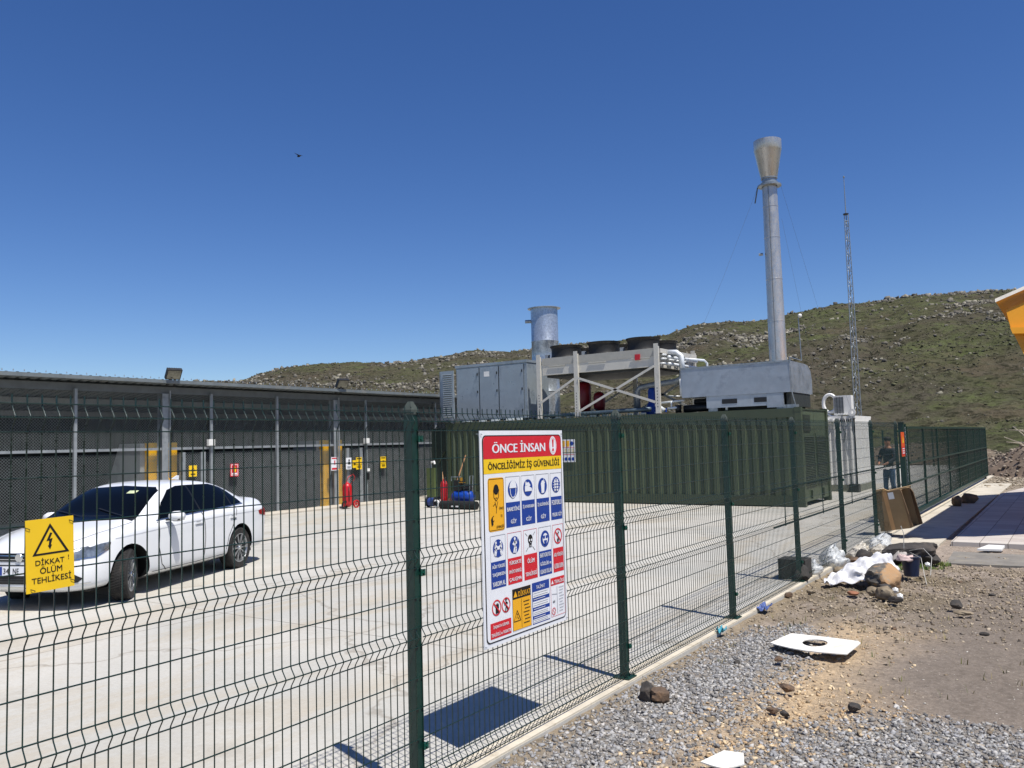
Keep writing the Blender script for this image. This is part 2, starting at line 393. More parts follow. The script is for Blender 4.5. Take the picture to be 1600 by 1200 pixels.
# grass tufts near the debris and sparse weeds
def blades(name, centres, n_per, h, spread, cols, label, seed=3, zf=gz, wdt=.004):
    rg = np.random.default_rng(seed); V = []; Fc = []; Cc = []
    for (cx_, cy_, r_) in centres:
        k = int(n_per*max(.2, r_/.2)) if r_ > 0 else n_per
        an = rg.uniform(0, 6.28, k); rr = r_*np.sqrt(rg.uniform(0, 1, k)); x = cx_+rr*np.cos(an); y = cy_+rr*np.sin(an); z = zf(x, y)
        hh = h*rg.uniform(.4, 1.2, k); la = rg.uniform(0, 6.28, k); ln = hh*rg.uniform(.15, .7, k)*spread; w_ = wdt*rg.uniform(.6, 1.4, k)
        for i in range(k):
            o = len(V); dx, dy = math.cos(la[i]), math.sin(la[i]); px, py = -dy*w_[i], dx*w_[i]
            V += [(x[i]-px, y[i]-py, z[i]-.005), (x[i]+px, y[i]+py, z[i]-.005), (x[i]+dx*ln[i]*.4+px*.7, y[i]+dy*ln[i]*.4+py*.7, z[i]+hh[i]*.6), (x[i]+dx*ln[i]*.4-px*.7, y[i]+dy*ln[i]*.4-py*.7, z[i]+hh[i]*.6), (x[i]+dx*ln[i], y[i]+dy*ln[i], z[i]+hh[i])]
            Fc += [(o, o+1, o+2), (o, o+2, o+3), (o+3, o+2, o+4)]
            Cc += [hexc(cols[rg.integers(len(cols))])]*5
    m, n, p = newmat(name); at = n.nodes.new('ShaderNodeAttribute'); at.attribute_name = 'tint'
    n.links.new(at.outputs['Color'], p.inputs['Base Color']); p.inputs['Roughness'].default_value = .7
    o = rawmesh(name, V, Fc, m); setcol(o, np.array(Cc)); return tag(o, label, 'grass', kind='stuff')
GRASSC = ['#4c6a22','#5d7a2c','#6e8238','#3f5a1c','#8a8a4c']
blades('grass_tufts', [(1.0,13.0,.22),(1.15,13.4,.2),(.95,13.6,.15),(1.25,12.9,.16),(.82,12.6,.12),(1.35,13.3,.1)], 330, .055, 1, GRASSC, 'patch of short green grass beside the dark boulder and the slab')
wd = [(float(a), float(b), .05) for a, b in zip(RNG.uniform(.25, 2.6, 60), RNG.uniform(6.5, 12.5, 60))]
wd += [(1.55,6.55,.05),(1.5,7.05,.04),(.35,8.2,.1),(.45,8.6,.1),(.3,8.9,.08),(1.75,8.9,.05),(1.2,8.6,.06),(.6,8.4,.08)]
blades('dry_weeds', wd, 14, .06, 1.2, ['#6a6a3c','#7c7448','#8d8158','#55602f','#9a8c64'], 'thin dry weeds growing through the dirt', 6)

# paving outside the gate
sheet('concrete_path', .10, 1.02, 14.3, 34, -.012, M('path_concrete', '#b9b2a3', .88, var=.1, scale=1.5, dirt=('#8f8673', .7, 1.8), bmp=.3), -.2)
tag(MB().prism([(.12,13.55,-.25),(.98,13.5,-.25),(1.0,14.25,-.25),(.12,14.3,-.25)], (0,0,.215)).build('concrete_step', M('step_concrete','#b3ab98',.9,var=.12,scale=4,dirt=('#8f8673',.7,3),bmp=.3)), None, kind='structure')
tag(MB().prism([(1.35,13.5,-.2),(4.5,13.75,-.2),(4.5,14.75,-.2),(1.3,14.85,-.2)], (0,0,.165)).build('asphalt_strip', M('strip_asphalt','#77736c',.9,var=.15,scale=5,dirt=('#8f8876',.6,3),bmp=.4)), None, kind='structure')
m, n, p = newmat('paver_tiles'); co = objco(n)
br = n.nodes.new('ShaderNodeTexBrick'); n.links.new(co, br.inputs['Vector']); br.offset = 0
br.inputs['Scale'].default_value = 1; br.inputs['Brick Width'].default_value = .4; br.inputs['Row Height'].default_value = .4; br.inputs['Mortar Size'].default_value = .006
br.inputs['Color1'].default_value = (*hexc('#bdb7ae'), 1); br.inputs['Color2'].default_value = (*hexc('#a99f98'), 1); br.inputs['Mortar'].default_value = (*hexc('#6d655c'), 1)
col = mixc(n, mrange(n, noise(n, 3, 6, .65, co), .5, .75, 0, .5), br.outputs['Color'], hexc('#9a9286'))
n.links.new(col, p.inputs['Base Color']); p.inputs['Roughness'].default_value = .8
tag(MB().prism([(1.18,15.62,-.2),(9,15.62,-.2),(9,30,-.2),(1.6,31.5,-.2),(1.08,28,-.2)], (0,0,.225)).build('paved_terrace', m), None, kind='structure')
# ---------------------------------------------------------------- hill
PROF = [(-180,.03),(-100,.05),(-80,.065),(-66,.072),(-59,.074),(-52.9,.0793),(-51.7,.086),(-49.6,.0942),(-47.5,.0979),(-45.8,.0985),(-43.2,.0973),(-41.4,.1007),(-39.2,.104),(-37.9,.1083),(-36.8,.1126),(-34.7,.1101),(-33.3,.1126),(-30,.116),(-27,.119),(-23.6,.1239),(-21.9,.1339),(-21,.1368),(-16.8,.1358),(-14.8,.1407),(-12.8,.1438),(-10.1,.1446),(-8.1,.1476),(-5.4,.1447),(-3.1,.1421),(0,.139),(8,.13),(20,.11),(40,.08),(70,.05),(180,.03)]
def hill_h(X, Y, detail=True):
    az = np.degrees(np.arctan2(X-3.04, Y)); r = np.hypot(X-3.04, Y)
    T = np.interp(az, [a for a, _ in PROF], [b for _, b in PROF])
    r0 = 62+22*np.clip((az+40)/60, -1, 1)*-1+10*(vn(az*.12+50, az*0+3., 4)-.5)
    r1 = np.interp(az, [-90,-45,-34,-28,-20,0,40], [270,250,300,240,215,200,230])
    t = np.clip((r-r0)/(r1-r0), 0, 1.6)
    s = np.where(t < 1, np.sin(np.clip(t, 0, 1)*math.pi/2)**1.25, 1-.15*(t-1))
    tt = np.linspace(.3, 1, 60); ss = np.sin(tt*math.pi/2)**1.25
    rr_ = r0[..., None]*(1-tt)+r1[..., None]*tt
    H = np.min((T[..., None]*rr_+1.86)/ss, axis=-1)
    h = H*s
    if detail:
        k = np.clip(t*3, 0, 1)
        h = h+k*((fbm(X*.03, Y*.03, 4, 31)-.5)*5.0*np.clip(1-abs(t-.45)*1.9, .0, 1)+(fbm(X*.16, Y*.16, 4, 33, .6)-.5)*(1.9-1.2*np.clip(t, 0, 1)))
        rk = np.clip((fbm(X*.05, Y*.05, 4, 41)-.5)*5, 0, 1)*np.clip(1.25-t, .25, 1)
        h = h+k*rk*(np.abs(fbm(X*.45, Y*.45, 3, 43)-.5)*3.2-.5)
        h = h+np.clip(t*8, 0, 1)*(fbm(X*.9, Y*.9, 3, 47)-.5)*.7
    return h-.14
naz, nr = 520, 300
AZ = np.radians(np.linspace(-95, 45, naz)); RR = 50*(420/50)**np.linspace(0, 1, nr)
A_, B_ = np.meshgrid(AZ, RR); HX = 3.04+B_*np.sin(A_); HY = B_*np.cos(A_); HZ = hill_h(HX, HY)
i = np.arange(naz*nr).reshape(nr, naz)
Fc = np.stack([i[:-1,:-1], i[:-1,1:], i[1:,1:], i[1:,:-1]], -1).reshape(-1, 4)
m, n, p = newmat('hillside'); co = objco(n)
a = noise(n, .035, 5, .6, co, .3); b = noise(n, .16, 7, .72, co); c = noise(n, 1.1, 6, .75, co); e = noise(n, .07, 6, .7, co)
col = mixc(n, mrange(n, a, .38, .62), hexc('#4b4f34'), hexc('#484437'))
col = mixc(n, mrange(n, b, .48, .64, 0, .75), col, hexc('#5a623e'))
col = mixc(n, mrange(n, e, .52, .66, 0, .7), col, hexc('#5c5144'))
ta_ = n.nodes.new('ShaderNodeAttribute'); ta_.attribute_name = 'tint'
f2 = noise(n, .55, 6, .8, co, .4)
col = mixc(n, mrange(n, f2, .42, .62, 0, .55), col, hexc('#5e5a4c'))
rkf = n.nodes.new('ShaderNodeMath'); rkf.operation = 'MULTIPLY'; n.links.new(ta_.outputs['Fac'], rkf.inputs[0]); n.links.new(mrange(n, f2, .3, .55, .3, 1), rkf.inputs[1])
col = mixc(n, rkf.outputs[0], col, hexc('#514c42'))
col = mixc(n, mrange(n, c, .48, .62, 0, .8), col, hexc('#25261a'))  # dark flecks painted for shrubs and for the shadows of rocks
g2 = noise(n, 3.2, 4, .8, co)
col = mixc(n, mrange(n, g2, .6, .72, 0, .5), col, hexc('#6a6558'))
n.links.new(col, p.inputs['Base Color']); p.inputs['Roughness'].default_value = 1; p.inputs['Specular IOR Level'].default_value = .05
bump(n, p, c, 1.0, .5)
HILLM = m
hill = tag(rawmesh('hill', np.stack([HX, HY, HZ], -1).reshape(-1, 3), Fc, m, True), None, kind='structure')
rkc = np.clip((fbm(HX*.05, HY*.05, 4, 41)-.45)*6, 0, 1).reshape(-1, 1)*.85; setcol(hill, np.repeat(rkc, 3, 1))
# rock outcrops and brush on the hill
def hillscatter(N, densf, smin, smax, pw, seed, azr=(-58, 6), rr=(66, 235), bias=1.0):
    rg = np.random.default_rng(seed); az = np.radians(rg.uniform(*azr, N)); r = rr[0]*(rr[1]/rr[0])**rg.uniform(0, 1, N)
    x = 3.04+r*np.sin(az); y = r*np.cos(az); k = rg.uniform(0, 1, N) < densf(x, y); x, y = x[k], y[k]
    s = (smin+(smax-smin)*rg.uniform(0, 1, len(x))**pw)*np.clip(np.hypot(x-3, y)/150, .3, 1.1)
    return np.stack([x, y, hill_h(x, y)+s*.02], 1), s
def dR(x, y):
    f = fbm(x*.05, y*.05, 4, 41); g = fbm(x*.22, y*.22, 4, 52)
    r_ = np.hypot(x-3, y); up_ = np.clip((r_-85)/45, .12, 1)
    return (np.clip((f-.49)*9, 0, 1)*np.clip((g-.45)*8, 0, 1)*1.0+.022)*up_*np.where(np.arctan2(x-3, y) < -.55, .45, 1.15)
ROCKM = stone_mat('hill_rock', ['#57544b','#6a675d','#4c4941','#7a7768','#413f38','#646055','#8a8577','#363430','#57534a','#514d45'], .95)
P, S = hillscatter(330000, dR, .12, .9, 4.5, 61)
V, Fc = chips(P, S, 62, .9, .45); tag(rawmesh('hillside_rocks', V, Fc, ROCKM), 'countless grey rocks and outcrops strewn over the green hillside', 'rocks', kind='stuff')
def dB(x, y): return np.clip((fbm(x*.08, y*.08, 4, 71)-.42)*4, .05, 1)
P, S = hillscatter(60000, dB, .15, .6, 3, 73, rr=(64, 260))
V, Fc = chips(P, S, 74, .5, .5); tag(rawmesh('hill_brush', V, Fc, stone_mat('brush', ['#33351f','#3d3f26','#453f2a','#2b2c1b','#4a4b2c','#3a3423'], 1)), 'low dark scrub and grass tussocks over the hillside', 'scrub', kind='stuff')
# ridge-line bushes: leafy clumps
def bush(name, x, y, s, label, group=None, seed=0):
    rg = np.random.default_rng(seed); k = 260
    q = rg.normal(size=(k, 3)); q /= np.linalg.norm(q, axis=1)[:, None]; q *= rg.uniform(.4, 1, (k, 1))**.5
    q = q*np.array([s*.6, s*.6, s*.45]); q[:, 2] = np.abs(q[:, 2])
    V, Fc = stones(q, np.full(k, s*.17), seed+1, .8, .35)
    o = rawmesh(name, V, Fc, MATS.get('_b') or MATS.setdefault('_b', stone_mat('bush_leaf', ['#3a4a22','#4a5a2a','#2e3a1c','#56602f'], .9)))
    z = float(hill_h(np.array([x]), np.array([y]))[0]); o.location = (x, y, z-.1)
    return tag(o, label, 'bush', group)
def at_az(azd, r): a = R_(azd); return 3.04+r*math.sin(a), r*math.cos(a)
for k, (azd, r, s) in enumerate([(-35.2,298,1.6),(-34.8,298,1.3),(-34.2,296,1.2),(-42.6,248,1.5),(-42.3,248,1.1),(-38.9,262,1.2),(-13.6,205,2.0),(-12.9,205,1.6),(-14.2,206,1.5),(-20.9,216,1.5),(-9.3,203,1.4),(-3.4,200,1.7)]):
    x, y = at_az(azd, r); bush('hill_bush', x, y, s, 'small dark bush standing up on the crest of the hill', 'bushes along the ridge', 100+k)
x, y = at_az(-39.1, 262)
z = float(hill_h(np.array([x]), np.array([y]))[0])
t = thing('hilltop_hut', (x, y, z), 'tiny white and brown hut on the far ridge above the shed', 'hut')
MB().box((x-3,y-2,z-.6),(x+1.2,y+2,z+1.0)).build('wall', M('hut_wall','#6c5a4c',.9), t); MB().prism([(x+.8,y-2,z-.4),(x+6,y-2,z-.4),(x+6,y-2,z+.7),(x+3.4,y-2,z+1.5),(x+.8,y-2,z+.7)], (0,4,0)).build('white_shelter', WHITE, t)

# earth and rubble heaps past the yard
def mound(name, cx_, cy_, rx, ry, h, cols, label, seed, rot=0, n_st=2600):
    nn_ = 70; X, Y = np.meshgrid(np.linspace(-1, 1, nn_), np.linspace(-1, 1, nn_)); rr = np.hypot(X, Y)
    rr = rr+.35*(fbm(X*2+9, Y*2+seed, 3, seed)-.5)
    Z = h*np.clip(1-rr**2, 0, 1)**.9*(.6+.8*fbm(X*3+seed, Y*3, 4, seed))+.05*fbm(X*14, Y*14, 3, seed+2)-.08
    V = np.stack([X*rx, Y*ry, Z], -1).reshape(-1, 3); i = np.arange(nn_*nn_).reshape(nn_, nn_)
    Fc = np.stack([i[:-1,:-1], i[:-1,1:], i[1:,1:], i[1:,:-1]], -1).reshape(-1, 4)
    t = thing(name, (cx_, cy_, 0), label, 'earth heap', rz=rot)
    o = rawmesh('heap', V, Fc, M(name+'_earth'+str(seed), cols[0], .95, var=.3, scale=2.5, dirt=(cols[1], .8, 1.5), bmp=.8, bscale=12), True, t)
    rg = np.random.default_rng(seed); k = rg.integers(0, len(V), n_st); PP = V[k]+rg.normal(0, .04, (n_st, 3)); sel = Z.ravel()[k] > -.02; PP = PP[sel]
    V2, F2 = stones(PP, rg.uniform(.04, .28, len(PP))**1.3, seed+4, .7); o2 = rawmesh('rubble', V2, F2, stone_mat('rubble'+str(seed), cols), parent=t); o2['kind'] = 'stuff'
    return t
mound('earth_heap', 2.5, 41.5, 3.4, 3.2, 1.45, ['#65574a','#857869','#574a3e','#998d7c','#6f6151'], 'reddish brown heap of earth and rubble right of the green gate end', 5)
mound('earth_heap', 4.6, 38.0, 3.2, 2.4, .8, ['#7b6a55','#a0947f','#64523f','#b3a995','#8a7a64'], 'low pale heap of broken stone in front of the earth heap', 6)
mound('earth_heap', -9.2, 73, 4.4, 4, 3.0, ['#6b4f42','#7a5f4f','#5b4237','#8a7363'], 'dark red soil heap on the slope above the fence', 8)
mound('earth_heap', -4.5, 57, 6, 4, 1.1, ['#5d5142','#7d7462','#4c4236','#8e8573'], 'long low rubble heap behind the gate in the distance', 9)
P, S = [], []
rg = np.random.default_rng(77); k = 5200; x = rg.uniform(.15, 7, k); y = 25+ (rg.uniform(0, 1, k)**.8)*14; sel = x > np.where(y < 31, 99, .15); x, y = x[sel], y[sel]
s = rg.uniform(.02, .16, len(x))**1.0*rg.uniform(.3, 1, len(x)); V, Fc = stones(np.stack([x, y, gz(x, y)+s*.2], 1), s, 78)
tag(rawmesh('stone_rubble', V, Fc, stone_mat('rubble_pale', ['#a79b86','#8d806c','#bdb29f','#74664f','#988c77'])), 'pale broken stones scattered beyond the terrace towards the heap', 'rubble', kind='stuff')
# dead branchy shrub
t = thing('dead_shrub', (1.25, 45.5, .3), 'bare pale dead shrub standing on the rubble by the hill', 'dead shrub')
BARK = M('dead_wood', '#a59b88', .9, var=.2)
mb = MB(); b0 = Vector((1.25, 45.5, .2)); mb.tube([b0, b0+Vector((.05,0,.8)), b0+Vector((-.05,0,1.5))], [.09,.07,.05], 6); mb.build('trunk', BARK, t)
mb = MB(); rg = random.Random(4)
for k in range(14):
    q = b0+Vector((0,0,.6+.07*k)); d = Vector((rg.uniform(-1,1), rg.uniform(-.6,.6), rg.uniform(.1,.6))).normalized()*rg.uniform(.5,1.3)
    mb.tube([q, q+d*.5+Vector((0,0,.08)), q+d], [.04,.028,.012], 5)
q = b0+Vector((0,0,1.0)); mb.tube([q, q+Vector((-.6,0,.1)), q+Vector((-1.1,0,.35))], [.05,.035,.015], 6); mb.build('branches', BARK, t)

# ---------------------------------------------------------------- green mesh fence
Y1, SP = 3.445, 2.461
fence = thing('mesh_fence', (0, Y1, 0), 'tall dark green welded mesh fence with square posts along the yard edge', 'fence')
CAPM = M('weathered_cap', '#3c443f', .85, var=.2, scale=30)
p0 = MB().box((-.0275,-.0275,0),(.0275,.0275,2.055)).box((-.07,-.07,.013),(.07,.07,.024))
for sx in (-1,1):
    for sy in (-1,1): p0.cyl((sx*.053, sy*.053, .02), (sx*.053, sy*.053, .038), .007, 6)
protoP = p0.build('fence_post', DKGRN, fence, auto=30, loc=(0,0,0))
cp = MB(); q = .031; cp.box((-q,-q,2.035),(q,q,2.062)); cp.add([(-q,-q,2.062),(q,-q,2.062),(q,q,2.062),(-q,q,2.062),(-.011,-.011,2.108),(.011,-.011,2.108),(.011,.011,2.108),(-.011,.011,2.108)], [(0,1,5,4),(1,2,6,5),(2,3,7,6),(3,0,4,7),(4,5,6,7)])
cp.build('post_cap', CAPM, protoP, loc=(0,0,0))
for z in (1.90, 1.17, .25):
    c_ = MB().box((-.030, .0285, z-.018), (.046, .034, z+.018)).box((.040, .012, z-.018), (.046, .05, z+.018)).box((-.005,.034,z-.012),(.034,.046,z+.012)).cyl((.046,.03,z),(.056,.03,z),.007,6)
    c_.build('mesh_clamp', M('clamp_green', '#10463a', .35, var=.1), protoP, loc=(0,0,0))
# welded panel
HZ_ = [2.045, 1.945, 1.785, 1.62, 1.46, 1.30, 1.20, 1.04, .88, .78, .615, .455, .295, .135, .035]
VZ = [1.995, 1.25, .83, .085]
prof = []
for (a, b) in ((2.045,1.945),(1.30,1.20),(.88,.78),(.135,.035)):
    mid = (a+b)/2; prof += [(0, a), (.004, a-.012), (.024, mid+.008), (.028, mid), (.024, mid-.008), (.004, b+.012), (0, b)]
prof = [(0, 2.078)]+prof+[(0, .022)]
WR = .0020
def wire_strip(V, Fc, pts, r=WR):
    # pts (k,3) in the XZ plane profile; 4-sided wire
    o = len(V); k = len(pts)
    for (x, y, z) in pts: V += [(x-r, y-r, z), (x+r, y-r, z), (x+r, y+r, z), (x-r, y+r, z)]
    for i in range(k-1):
        for j in range(4): j2 = (j+1) % 4; Fc.append((o+i*4+j, o+i*4+j2, o+i*4+4+j2, o+i*4+4+j))
PV, PF = [], []
nw = 49
for i in range(nw):
    y = (i+.5)*SP/nw; wire_strip(PV, PF, [(.031+px, y, pz) for px, pz in prof])
def hwire(x, z, y0, y1, r=.0024):
    o = len(PV)
    for y in (y0, y1):
        PV.extend([(x-r, y, z-r), (x+r, y, z-r), (x+r, y, z+r), (x-r, y, z+r)])
    for j in range(4): j2 = (j+1) % 4; PF.append((o+j, o+j2, o+4+j2, o+4+j))
for z in HZ_: hwire(.031+.0046, z, .01, SP-.01)
for z in VZ: hwire(.031+.028-.0046, z, .01, SP-.01)
pm = rawmesh('wire_panel', PV, PF, WIREG); pm.parent = fence
NP0, NP1 = -2, 6
first = True
for i in range(NP0, NP1+1):
    y = SP*i
    if i == 0: continue
    c = copy_tree(protoP, fence); c.location = (0, y, 0)
c = None
for i in range(NP0, 6):
    o = pm if i == 0 else pm.copy()
    if i != 0: COL.objects.link(o); o.parent = fence
    o.location = (0, SP*i, 0)
    rg = random.Random(i+40); o.rotation_euler = (0, R_(rg.uniform(-.25,.25)), 0)

# gate: long sliding leaves with mesh infill
def gate(name, x, y0, y1, label, rails, top=1.97, stiles=None, mid=True):
    t = thing(name, (x, y0, 0), label, 'gate')
    fr = MB(); fr.box((x-.03,y0,top-.05),(x+.03,y1,top)).box((x-.035,y0,.10),(x+.035,y1,.19))
    fr.box((x-.03,y0,.19),(x+.03,y0+.07,top-.05)).box((x-.03,y1-.07,.19),(x+.03,y1,top-.05)); fr.build('gate_frame', DKGRN, t)
    for s in stiles:
        MB().box((x-.022,s-.028,.19),(x+.022,s+.028,top-.05)).build('upright', DKGRN, t)
    for z in rails: MB().box((x+.024,y0+.07,z-.02),(x+.045,y1-.07,z+.02)).build('mid_rail', DKGRN, t)
    V, Fc = [], []
    global PV, PF
    PV, PF = [], []
    ny = int((y1-y0-.14)/.05)
    for i in range(ny):
        y = y0+.07+(i+.5)*.05; wire_strip(PV, PF, [(x, y, .19), (x, y, top-.05)], .0024)
    z = .3
    while z < top-.1: hwire(x+.005, z, y0+.07, y1-.07); z += .16
    V = np.array(PV)-np.array([x, y0, 0]); o = rawmesh('wire_infill', V, PF, WIREG, parent=t)
    for yy in (y0+1.0, y1-1.0): MB().cyl((x-.03,yy,.07),(x+.03,yy,.07),.055,14).build('roller', BLACK, t)
    return t
gate('sliding_gate', 0.02, 19.25, 37.5, 'long dark green sliding gate with two middle rails at the far end of the fence', (1.22,.79), 2.0, [21.6,23.9,26.1,28.4,30.7,33.0,35.2])
gr_ = thing('pipe_rail', (-.22, 15, 0), 'two thin dark horizontal rails running just inside the fence posts before the gate', 'rail')
for z in (1.18,.70): MB().box((-.23,10.6,z-.008),(-.214,19.2,z+.008)).build('rail', DKGRN, gr_)
for k in range(5): MB().box((-.21,11.05+1.95*k,.68),(-.20,11.07+1.95*k,1.2)).build('rail_tie', DKGRN, gr_)
gp = thing('gate_post', (.0, 18.85, 0), 'thick dark green steel post where the sliding gate closes', 'gate post')
MB().box((-.05,18.80,0),(.05,18.90,2.08)).build('post', DKGRN, gp); MB().box((-.05,19.05,0),(.05,19.15,2.05)).build('catch_post', DKGRN, gp)
MB().box((-.06,18.78,2.08),(.06,18.92,2.1)).build('cap', CAPM, gp); MB().box((-.02,18.90,1.55),(.02,19.05,1.60)).build('latch_bar', STEEL, gp)
ch = MB()
for k in range(26):
    z = 1.95-k*.045; yy = 18.97+.008*math.sin(k*1.3)
    ch.tube([(.055+.012*math.cos(a)*(k%2), yy+.012*math.cos(a)*(1-k%2), z+.026*math.sin(a)) for a in [j*math.pi/4 for j in range(9)]], .004, 5, False)
solo('gate_chain', ch, STEEL, 'pale steel chain hanging down beside the orange sign at the gate', 'chain')
solo('gate_guide', MB().box((.03,18.93,0),(.10,19.02,.62)).box((.0,18.9,0),(.14,19.08,.02)), WHITE, 'short white guide post at the foot of the sliding gate', 'guide post')
# far boundary fence of the yard
ff = thing('mesh_fence', (-10, 50, 0), 'distant green mesh fence closing the far side of the yard', 'fence')
for k in range(9):
    MB().box((-21+k*2.5-.04, 49.96, 0), (-21+k*2.5+.04, 50.04, 2.05)).build('fence_post', DKGRN, ff)
PV, PF = [], []
for k in range(200):
    x = -21+k*.1; wire_strip(PV, PF, [(x, 50, .02), (x, 50, 2.0)], .002)
V = np.array(PV)-np.array([-10, 50, 0]); rawmesh('wire_panel', V, PF, WIREG, parent=ff)
# ---------------------------------------------------------------- sign helpers
def flat(name, col, rough=.45):
    return M(name, col, rough, var=.03, scale=6)
S_WHITE = flat('print_white', '#dfe1e4'); S_RED = flat('print_red', '#c81e2c'); S_YEL = flat('print_yellow', '#e9c01c')
S_BLUE = flat('print_blue', '#123a8c'); S_BLK = flat('print_black', '#0d0d0f'); S_AMB = flat('print_amber', '#e8a91d'); S_GREY = flat('print_grey', '#7d8086')
S_ORG = flat('print_orange', '#d9531c')
_tc = {}
def textmesh(s, bold=.0):
    k = (s, bold)
    if k in _tc: return _tc[k]
    c = bpy.data.curves.new('t', 'FONT'); c.body = s; c.offset = bold; c.resolution_u = 3; c.align_x = 'LEFT'
    o = bpy.data.objects.new('t', c); COL.objects.link(o)
    bpy.context.view_layer.update()
    me = bpy.data.meshes.new_from_object(o.evaluated_get(bpy.context.evaluated_depsgraph_get()))
    vs = [tuple(v.co[:2]) for v in me.vertices]; fs = [tuple(p.vertices) for p in me.polygons]
    bpy.data.objects.remove(o); bpy.data.curves.remove(c); bpy.data.meshes.remove(me)
    _tc[k] = (vs, fs); return vs, fs
class Plane:
    """flat printed board: origin, u axis, v axis (unit), size w,h. coordinates given 0..1"""
    def __init__(s, org, u, v, w, h):
        s.o = Vector(org); s.u = Vector(u).normalized(); s.v = Vector(v).normalized(); s.n = s.u.cross(s.v); s.w = w; s.h = h
    def P(s, a, b, l): return s.o+s.u*(a*s.w)+s.v*(b*s.h)+s.n*(.0016+.0009*l)
    def poly(s, mb, pts, l): mb.add([s.P(a, b, l) for a, b in pts], [tuple(range(len(pts)))])
    def rect(s, mb, a0, b0, a1, b1, l): s.poly(mb, [(a0,b0),(a1,b0),(a1,b1),(a0,b1)], l)
    def rrect(s, mb, a0, b0, a1, b1, r, l):
        pts = []; rb = r*s.w/s.h
        for cx_, cy_, st in ((a1-r,b0+rb,-90),(a1-r,b1-rb,0),(a0+r,b1-rb,90),(a0+r,b0+rb,180)):
            for k in range(5): an = R_(st+k*22.5); pts.append((cx_+r*math.cos(an), cy_+rb*math.sin(an)))
        s.poly(mb, pts, l)
    def disc(s, mb, a, b, r, l, n=28, sx=1, sy=1):
        s.poly(mb, [(a+r*sx*math.cos(2*math.pi*k/n), b+r*sy*s.w/s.h*math.sin(2*math.pi*k/n)) for k in range(n)], l)
    def ring(s, mb, a, b, r0, r1, l, n=28, sx=1, sy=1):
        vs = []; 
        for k in range(n):
            an = 2*math.pi*k/n
            for r in (r0, r1): vs.append(s.P(a+r*sx*math.cos(an), b+r*sy*s.w/s.h*math.sin(an), l))
        mb.add(vs, [(2*k, 2*k+1, (2*k+3) % (2*n), (2*k+2) % (2*n)) for k in range(n)])
    def line(s, mb, a0, b0, a1, b1, t, l):
        dx = (a1-a0)*s.w; dy = (b1-b0)*s.h; L = math.hypot(dx, dy); px, py = -dy/L*t/2, dx/L*t/2
        s.poly(mb, [(a0+px/s.w, b0+py/s.h), (a1+px/s.w, b1+py/s.h), (a1-px/s.w, b1-py/s.h), (a0-px/s.w, b0-py/s.h)], l)
    def tri(s, mb, a, b, r, l):
        s.poly(mb, [(a+r*math.sin(R_(t)), b+r*s.w/s.h*math.cos(R_(t))) for t in (0, 240, 120)], l)
    def text(s, mb, st, a0, b0, a1, b1, l, bold=.0):
        vs, fs = textmesh(st, 0); 
        if not vs: return
        xs = [v[0] for v in vs]; ys = [v[1] for v in vs]; x0, x1, y0, y1 = min(xs), max(xs), min(ys), max(ys)
        for j, sh in enumerate((0,) if bold < .005 else (-1, 1, 0)):
            mb.add([s.P(a0+((x-x0)/(x1-x0)+sh*bold*.5/(x1-x0))*(a1-a0), b0+(y-y0)/(y1-y0)*(b1-b0), l+.25*j) for x, y in vs], fs)

# ---- the large multi-panel safety board on the fence
W_, H_ = .965, 1.30
BP = Plane((.066, 3.992, .643), (0,1,0), (0,0,1), W_, H_)
bd = thing('safety_board', (.066, 4.47, .643), 'large white safety board with red header and rows of pictogram tiles wired to the fence', 'safety sign')
def pc(name, fn, mat, parent=None, lab=None):
    mb = MB(); fn(mb); o = mb.build(name, mat, parent or bd)
    if lab: o['label'] = lab
    return o
MB().box((.060, 3.992, .643), (.0655, 3.992+W_, .643+H_)).build('board', S_WHITE, bd)
def fr(mb):
    BP.rrect(mb, .022, .018, .978, .978, .035, 0)
pc('border_line', fr, S_BLK)
pc('inner_panel', lambda mb: BP.rrect(mb, .030, .0235, .970, .9725, .032, 1), S_WHITE)
def hd(mb): BP.rrect(mb, .030, .866, .970, .9725, .032, 2); BP.rect(mb, .030, .866, .970, .93, 2.4)
h_ = pc('header_band', hd, S_RED)
def ht(mb):
    BP.text(mb, 'ÖNCE İNSAN', .125, .893, .755, .951, 4, .06)
    BP.disc(mb, .86, .921, .052, 4, 30, .92, 1.25)
pc('lettering', ht, S_WHITE, h_)
pc('exclamation_mark', lambda mb: (BP.poly(mb, [(.848,.953),(.872,.953),(.867,.912),(.853,.912)], 5), BP.disc(mb, .86, .898, .012, 5, 14), BP.ring(mb, .86, .921, .042, .0435, 5, 30, .92, 1.25)), S_RED, h_)
y_ = pc('slogan_band', lambda mb: BP.rect(mb, .030, .797, .970, .866, 2), S_YEL)
pc('lettering', lambda mb: BP.text(mb, 'ÖNCELİĞİMİZ İŞ GÜVENLİĞİ', .075, .808, .94, .857, 4, .035), S_BLK, y_)
